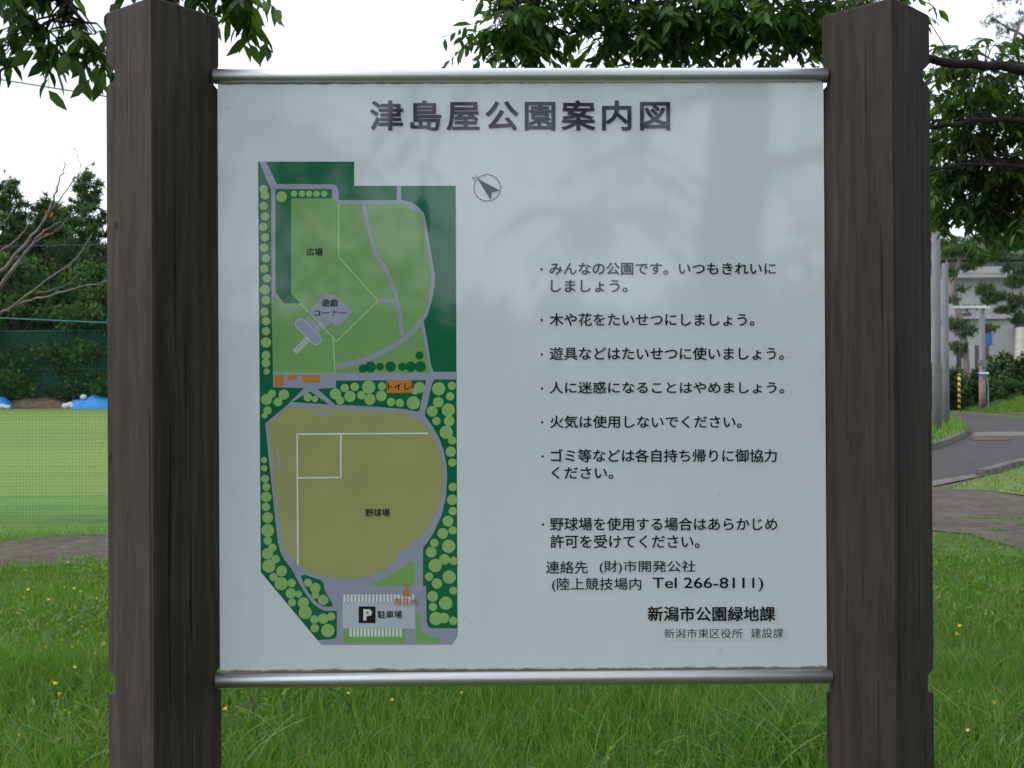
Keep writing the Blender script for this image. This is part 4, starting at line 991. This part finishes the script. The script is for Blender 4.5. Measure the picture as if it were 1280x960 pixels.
# hedge bushes
GH = 'hedge bushes along the bank on the right'
for i, (px, d, s_, lab) in enumerate([(1182,69,.92,'bush of the hedge nearest the two grey poles'),(1196,70,.80,'bush right behind the striped guard post'),(1213,71,.88,'bush between the striped guard post and the utility pole'),
                                   (1244,71,1.12,'tall rounded bush just right of the utility pole'),(1262,72,1.30,'tallest bush, in front of the cream shed'),(1284,71,.75,'bush at the right edge of the photo above the bank'),
                                   (1252,68,.66,'low bright bush in front of the tallest bushes'),(1320,72,1.2,'bush past the right edge of the photo'),(1150,70,1.0,'bush hidden behind the right wooden post'),(1110,71,1.1,'bush hidden behind the board')]):
    plant('hedge_bush', SV[i % 2], ((px-640)/F*d, d, .35), i*1.7, s_, lab, 'bush', GH)
M['bush_gap'] = M['far_leaf']

def clump_pine(name, base, limbs, clumps, label, tuft, lw=.14, needles=9, bark='pine_bark', dens=2.6):
    r = empty(name, base); tag(r, label, 'tree'); b0 = np.array(base); mb = MB(); sk = []
    for pts, r0, r1 in limbs: sk += limb(mb, [np.array(p)-b0 for p in pts], r0, r1, 8, 5, .01)
    cen = []; sk = np.array(sk)
    for c, rad, n_ in clumps:
        c = np.array(c)-b0; n_ = int(n_*dens); cen.append(c + in_ball(n_)*np.array(rad))
        j = int(np.argmin(np.linalg.norm(sk-c, axis=1))); mid = (sk[j]+c)/2 + np.array([0,0,-.08])
        mb.tube([Vector(sk[j]), Vector(mid), Vector(c)], [.05, .035, .015], 5, caps=False)
    cen = np.concatenate(cen)
    mb.build('trunk', M[bark], r, True)
    link('crown', tuft_mesh('crown', cen, rng.uniform(.7,1.2,len(cen))*tuft, needles, lw), M['pine_needle'], r)
rng = np.random.default_rng(41)
D1 = 70
c = lambda x, y, d=D1: Wt(x, y, d)
rp = lambda p, d=D1: p/F*d
clump_pine('pine_tree', ((1208-640)/F*D1, D1, .3),
           [([((1208-640)/F*D1,D1,.3),c(1206,440),c(1199,395),c(1192,360),c(1197,335),c(1201,318)],.30,.10),([c(1192,360),c(1186,345),c(1183,325)],.10,.05),([c(1199,322),c(1215,316),c(1240,314)],.10,.04),([c(1204,420),c(1222,412),c(1236,408)],.08,.03)],
           [(c(1188,316),(rp(14),1.2,rp(5)),40),(c(1205,312),(rp(16),1.2,rp(6)),50),(c(1225,318),(rp(16),1.2,rp(6)),60),(c(1245,316),(rp(14),1.2,rp(7)),50),(c(1210,335),(rp(10),1.0,rp(5)),22),(c(1186,340),(rp(9),1.0,rp(7)),22),
            (c(1195,300),(rp(8),.9,rp(5)),14),(c(1190,405),(rp(9),1,rp(9)),30),(c(1205,412),(rp(14),1,rp(12)),50),(c(1198,435),(rp(13),1,rp(8)),36),(c(1236,410),(rp(10),1,rp(6)),20),(c(1190,375),(rp(7),1,rp(6)),14),(c(1215,300),(rp(12),1,rp(5)),20),(c(1255,305),(rp(14),1,rp(7)),34),(c(1222,328),(rp(12),1,rp(5)),24),(c(1200,362),(rp(10),1,rp(8)),12),(c(1212,385),(rp(9),1,rp(5)),10)],
           'slim pine with a bent pale trunk beside the grey poles', .34, .16)
D2 = 60
c2_ = lambda x, y: Wt(x, y, D2); r2_ = lambda p: p/F*D2
clump_pine('pine_tree', ((1300-640)/F*D2, D2, .3),
           [([((1300-640)/F*D2,D2,.3),c2_(1302,420),c2_(1296,350),c2_(1290,290),c2_(1294,240)],.26,.08),([c2_(1298,390),c2_(1270,372),c2_(1240,368)],.10,.04),([c2_(1298,400),c2_(1268,395)],.08,.03),([c2_(1293,320),c2_(1265,318),c2_(1245,322)],.09,.03)],
           [(c2_(1232,362),(r2_(11),.9,r2_(8)),40),(c2_(1238,375),(r2_(9),.9,r2_(6)),26),(c2_(1252,370),(r2_(10),.9,r2_(6)),26),(c2_(1268,352),(r2_(11),.9,r2_(10)),40),(c2_(1282,340),(r2_(11),.9,r2_(12)),44),(c2_(1274,378),(r2_(13),.9,r2_(10)),46),
            (c2_(1258,388),(r2_(13),.9,r2_(5)),28),(c2_(1278,398),(r2_(15),.9,r2_(9)),50),(c2_(1268,305),(r2_(16),1,r2_(8)),66),(c2_(1246,306),(r2_(14),1,r2_(6)),44),(c2_(1230,318),(r2_(10),1,r2_(4)),20),(c2_(1262,336),(r2_(10),1,r2_(5)),18),(c2_(1285,290),(r2_(16),1,r2_(10)),46),(c2_(1250,322),(r2_(11),1,r2_(5)),24),(c2_(1310,300),(r2_(30),1,r2_(30)),70),(c2_(1310,370),(r2_(20),1,r2_(30)),60)],
           'dark pine with layered clumps at the right edge in front of the house', .32, .16)
D3 = 26
c3_ = lambda x, y: Wt(x, y, D3); r3_ = lambda p: p/F*D3
clump_pine('pine_tree', ((1420-640)/F*D3, D3, 0),
           [([((1420-640)/F*D3,D3,0),c3_(1418,350),c3_(1405,180),c3_(1390,60),c3_(1380,-60)],.22,.09),([c3_(1398,110),c3_(1330,70),c3_(1270,40),c3_(1240,22)],.06,.015),([c3_(1390,60),c3_(1320,20),c3_(1265,-12)],.05,.015),([c3_(1402,150),c3_(1330,120),c3_(1285,95)],.05,.015)],
           [(c3_(1242,24),(r3_(14),.5,r3_(7)),26),(c3_(1258,38),(r3_(16),.5,r3_(8)),30),(c3_(1275,24),(r3_(14),.5,r3_(9)),26),(c3_(1280,52),(r3_(16),.5,r3_(8)),30),(c3_(1258,0),(r3_(16),.5,r3_(7)),24),(c3_(1285,-6),(r3_(18),.5,r3_(10)),30),(c3_(1262,60),(r3_(8),.5,r3_(5)),10),
            (c3_(1320,30),(r3_(26),.8,r3_(20)),50),(c3_(1310,90),(r3_(22),.8,r3_(12)),40),(c3_(1360,-40),(r3_(40),1,r3_(24)),70),(c3_(1360,60),(r3_(30),1,r3_(18)),40),(c3_(1420,-60),(r3_(40),1,r3_(26)),60)],
           'tall open pine whose needles fill the upper right corner of the sky', .13, .08, 12, dens=1.7)

# ------------------------------------------------------------------ grass
rng = np.random.default_rng(77)
def blades(x, y, h, w, lean, z0=0.0, seg=4):
    N = len(x); an = rng.uniform(0, 2*np.pi, N); ld = np.stack([np.cos(an), np.sin(an), np.zeros(N)], 1)
    fa = rng.uniform(0, np.pi, N); sd_ = np.stack([np.cos(fa), np.sin(fa), np.zeros(N)], 1)
    V = np.zeros((N, seg*2+1, 3)); base = np.stack([x, y, np.full(N, z0) if np.isscalar(z0) else z0], 1)
    for k in range(seg+1):
        t = k/seg
        c = base + np.array([0,0,1.0])*(h*(t - .35*lean*t*t))[:,None] + ld*(h*lean*t**1.8)[:,None]
        if k == seg: V[:,seg*2] = c
        else:
            ww = w*(1-.65*t**1.5)*.5
            V[:,2*k] = c - sd_*ww[:,None]; V[:,2*k+1] = c + sd_*ww[:,None]
    n_ = seg*2+1; o = (np.arange(N)*n_)[:,None]
    q = np.concatenate([o+np.array([[2*k,2*k+1,2*k+3,2*k+2]]) for k in range(seg-1)]); t_ = o+np.array([[2*seg-2,2*seg-1,2*seg]])
    return V.reshape(-1,3), q, t_
VS, QS, TS, cnt = [], [], [], 0
def add_blades(*a, **k):
    global cnt
    v, q, t_ = blades(*a, **k); VS.append(v); QS.append(q+cnt); TS.append(t_+cnt); cnt += len(v)
def scatter(n_, x0, x1, y0, y1, wedge=True):
    y = np.sqrt(rng.uniform(y0*y0, y1*y1, n_)) if wedge else rng.uniform(y0, y1, n_)
    x = rng.uniform(-1, 1, n_)*(.52*y+.9) if wedge else rng.uniform(x0, x1, n_)
    return x, y
patch = lambda x, y: .5 + .25*np.sin(x*2.1+1.3*np.sin(y*1.1)) + .25*np.sin(y*2.7+1.7*np.sin(x*.9))
def bad(x, y):
    x = x + rng.normal(size=len(x))*.10; y = y + rng.normal(size=len(y))*.14
    return inpoly(x, y, PATH) | inpoly(x, y, ROAD) | inpoly(x, y, CLOV)
# long unmown grass round the board
for n_, y0, y1, hh in ((70000,3.2,6.0,.15),(80000,6.0,9.6,.11),(34000,9.0,12.6,.10),(9000,.8,3.2,.12)):
    x, y = scatter(n_, 0, 0, y0, y1); k = ~bad(x, y) & ~inpoly(x, y, FIELD); x, y = x[k], y[k]; p = patch(x, y)
    hgt = hh*rng.uniform(.4,1.3,len(x))*(.6+.7*p)*np.clip(1.5-.075*y, .6, 1.2); add_blades(x, y, hgt, rng.uniform(.0025,.005,len(x))*(1+y*.04), rng.uniform(.05,.8,len(x)))
# coarse broad blades and arching stems, small broad-leaved weeds
x, y = scatter(2600, 0, 0, 3.2, 8.0); k = ~bad(x, y); x, y = x[k], y[k]; add_blades(x, y, rng.uniform(.14,.28,len(x)), rng.uniform(.004,.008,len(x)), rng.uniform(.4,1.2,len(x)), seg=6)
x, y = scatter(30000, 0, 0, 3.4, 10.0); k = ~bad(x, y) & (patch(x+3, y*.8) > .45); x, y = x[k], y[k]
add_blades(x, y, rng.uniform(.025,.06,len(x)), rng.uniform(.012,.022,len(x)), rng.uniform(.8,1.6,len(x)), z0=rng.uniform(.02,.11,len(x)), seg=3)
for cxp, cyp, n_, sp in ((985,925,70,.10),(1010,900,40,.08),(948,945,40,.08),(300,930,26,.10),(1215,905,40,.12),(60,940,30,.15)):
    q_ = G(cxp, cyp+30); x = q_.x + rng.normal(size=n_)*sp; y = q_.y + rng.normal(size=n_)*sp
    add_blades(x, y, rng.uniform(.20,.36,n_), rng.uniform(.008,.014,n_), rng.uniform(.6,1.3,n_), seg=7)
# longer fringe at the far side of the path
x = rng.uniform(-9, 0, 12000); y = 11.1 + (x+5)*.42*(x > -5) + np.abs(rng.normal(size=12000))*.45; k = ~bad(x, y); x, y = x[k], y[k]; add_blades(x, y, rng.uniform(.02,.085,len(x)), rng.uniform(.004,.008,len(x)), rng.uniform(.2,1,len(x)))
# verge and island on the right
x = rng.uniform(5.5, 16, 26000); y = rng.uniform(12, 24, 26000); k = inpoly(x, y, CLOV); x, y = x[k], y[k]; add_blades(x, y, rng.uniform(.03,.09,len(x)), rng.uniform(.008,.014,len(x)), rng.uniform(.2,1,len(x)), z0=.015)
x = rng.uniform(9, 22, 16000); y = rng.uniform(26, 52, 16000); k = inpoly(x, y, ISLAND); x, y = x[k], y[k]; add_blades(x, y, rng.uniform(.12,.38,len(x)), rng.uniform(.02,.035,len(x)), rng.uniform(.2,1,len(x)), z0=.12)
# weeds in the path cracks
for (xa, ya), (xb, yb), n_ in (((1205,649),(1285,650),260),((1240,664),(1255,665),90),((1275,658),(1285,660),60),((1246,656),(1250,657),30)):
    t_ = rng.uniform(0,1,n_); A_, B_ = G(xa,ya), G(xb,yb)
    add_blades(A_.x+(B_.x-A_.x)*t_+rng.normal(size=n_)*.03, A_.y+(B_.y-A_.y)*t_+rng.normal(size=n_)*.03, rng.uniform(.01,.045,n_), rng.uniform(.004,.008,n_), rng.uniform(.3,1,n_), z0=.012)
# long grass on the bank
n_ = 22000; px = rng.uniform(1150,1340,n_); jj = rng.uniform(0,8,n_); k = jj > .2 + np.clip((px-1206)/190,0,.9)*rng.uniform(.6,1.8,n_); px, jj = px[k], jj[k]; n_ = len(px)
bx_, by_, bh_ = bank_pt(px, jj)
add_blades(bx_, by_, rng.uniform(.08,.34,n_)*(.6+.6*patch(bx_*.8, by_*.8)), rng.uniform(.025,.045,n_), rng.uniform(.2,1.1,n_), z0=bh_)
gr = link('grass', np_mesh('grass', np.concatenate(VS), [np.concatenate(QS), np.concatenate(TS)]), M['grass']); tag(gr, 'green grass of uneven length growing round the board and path', 'grass', kind='stuff')

# yellow wildflowers
M['petal'] = noise_mat('yellow_petal', [(.3,(.62,.44,.02)),(.7,(.74,.58,.05))], 40, (1,1,1), .6)
M['stem'] = noise_mat('green_stem', [(.3,(.05,.10,.02)),(.7,(.09,.16,.03))], 10)
fh = MB(); cvs = [(0,0,.004)]
for k in range(14):
    a = 2*math.pi*k/14
    cvs += [(.010*math.cos(a-.18), .010*math.sin(a-.18), .006), (.019*math.cos(a), .019*math.sin(a), .009+.003*(k%2)), (.010*math.cos(a+.18), .010*math.sin(a+.18), .006)]
fh.add(cvs, [(0, 1+3*k, 2+3*k, 3+3*k) for k in range(14)]); fh.lathe([(.001,-.010),(.006,-.006),(.008,.002)], n=8)
fh_me = fh.mesh('flower_head'); fh_me.materials.append(M['petal'])
sm = MB(); sm.tube([(0,0,-.40),(.004,.003,-.12),(0,0,-.008)], [.0016,.0014,.0012], 5); sm_me = sm.mesh('stem'); sm_me.materials.append(M['stem'])
fl = [(86,80),(18,95),(232,132),(220,155),(95,218),(105,292),(242,283),(278,288),(300,298),(362,325),(375,333),(342,322),(180,330),(258,405),(308,428),(178,420),(172,507),(270,505),(390,495),(357,528),(205,645),(222,683),(280,583),(73,835),(260,752),(256,190),(88,320),(400,360)]
fp = [(x/3, 640+y/3) for x, y in fl] + [(960+x/3, 640+y/3) for x, y in ((727,142),(718,428),(708,458),(848,715),(750,820))] + [(260+x/3.048, 780+y/3.048) for x, y in ((68,325),(535,265),(700,290),(965,262))]
for i, (px, py) in enumerate(fp):
    p = G(px, py, .22); r = empty('wildflower', (p.x, p.y, .22)); r.rotation_euler = (random.uniform(-.5,.5), random.uniform(-.5,.5), random.uniform(0,6)); s_ = random.uniform(.45,.85); r.scale = (s_,)*3
    tag(r, 'small yellow wildflower on a thin stem in the long grass', 'flower', 'yellow wildflowers in the grass')
    for nm, me in (('flower_head', fh_me), ('stem', sm_me)):
        q = bpy.data.objects.new(nm, me); COL.objects.link(q); q.parent = r

# dead twigs standing in the grass under the board
def twig_thing(runs, label):
    d = 4.6; p0 = W(*runs[0][0], d); r = MB()
    for k, run in enumerate(runs):
        pts = [W(x, y, d) for x, y in run]
        if k == 0: pts = [Vector((pts[0].x+.05, pts[0].y+.03, 0)), Vector((pts[0].x+.015, pts[0].y+.01, pts[0].z*.55))] + pts
        r.tube(pts, [.0026]+[.0021]*(len(pts)-2)+[.0010], 5)
    tag(r.build('twig', M['bark']), label, 'twig')
twig_thing([[(443,905),(441,893),(434,876),(425,866),(408,858),(395,850)]], 'dark dead twig arching out of the grass below the middle of the map')
twig_thing([[(321,915),(318,900),(317,876),(325,860),(330,850)], [(317,876),(300,884),(284,889)]], 'dark forked twig in the grass beside the left wooden post')
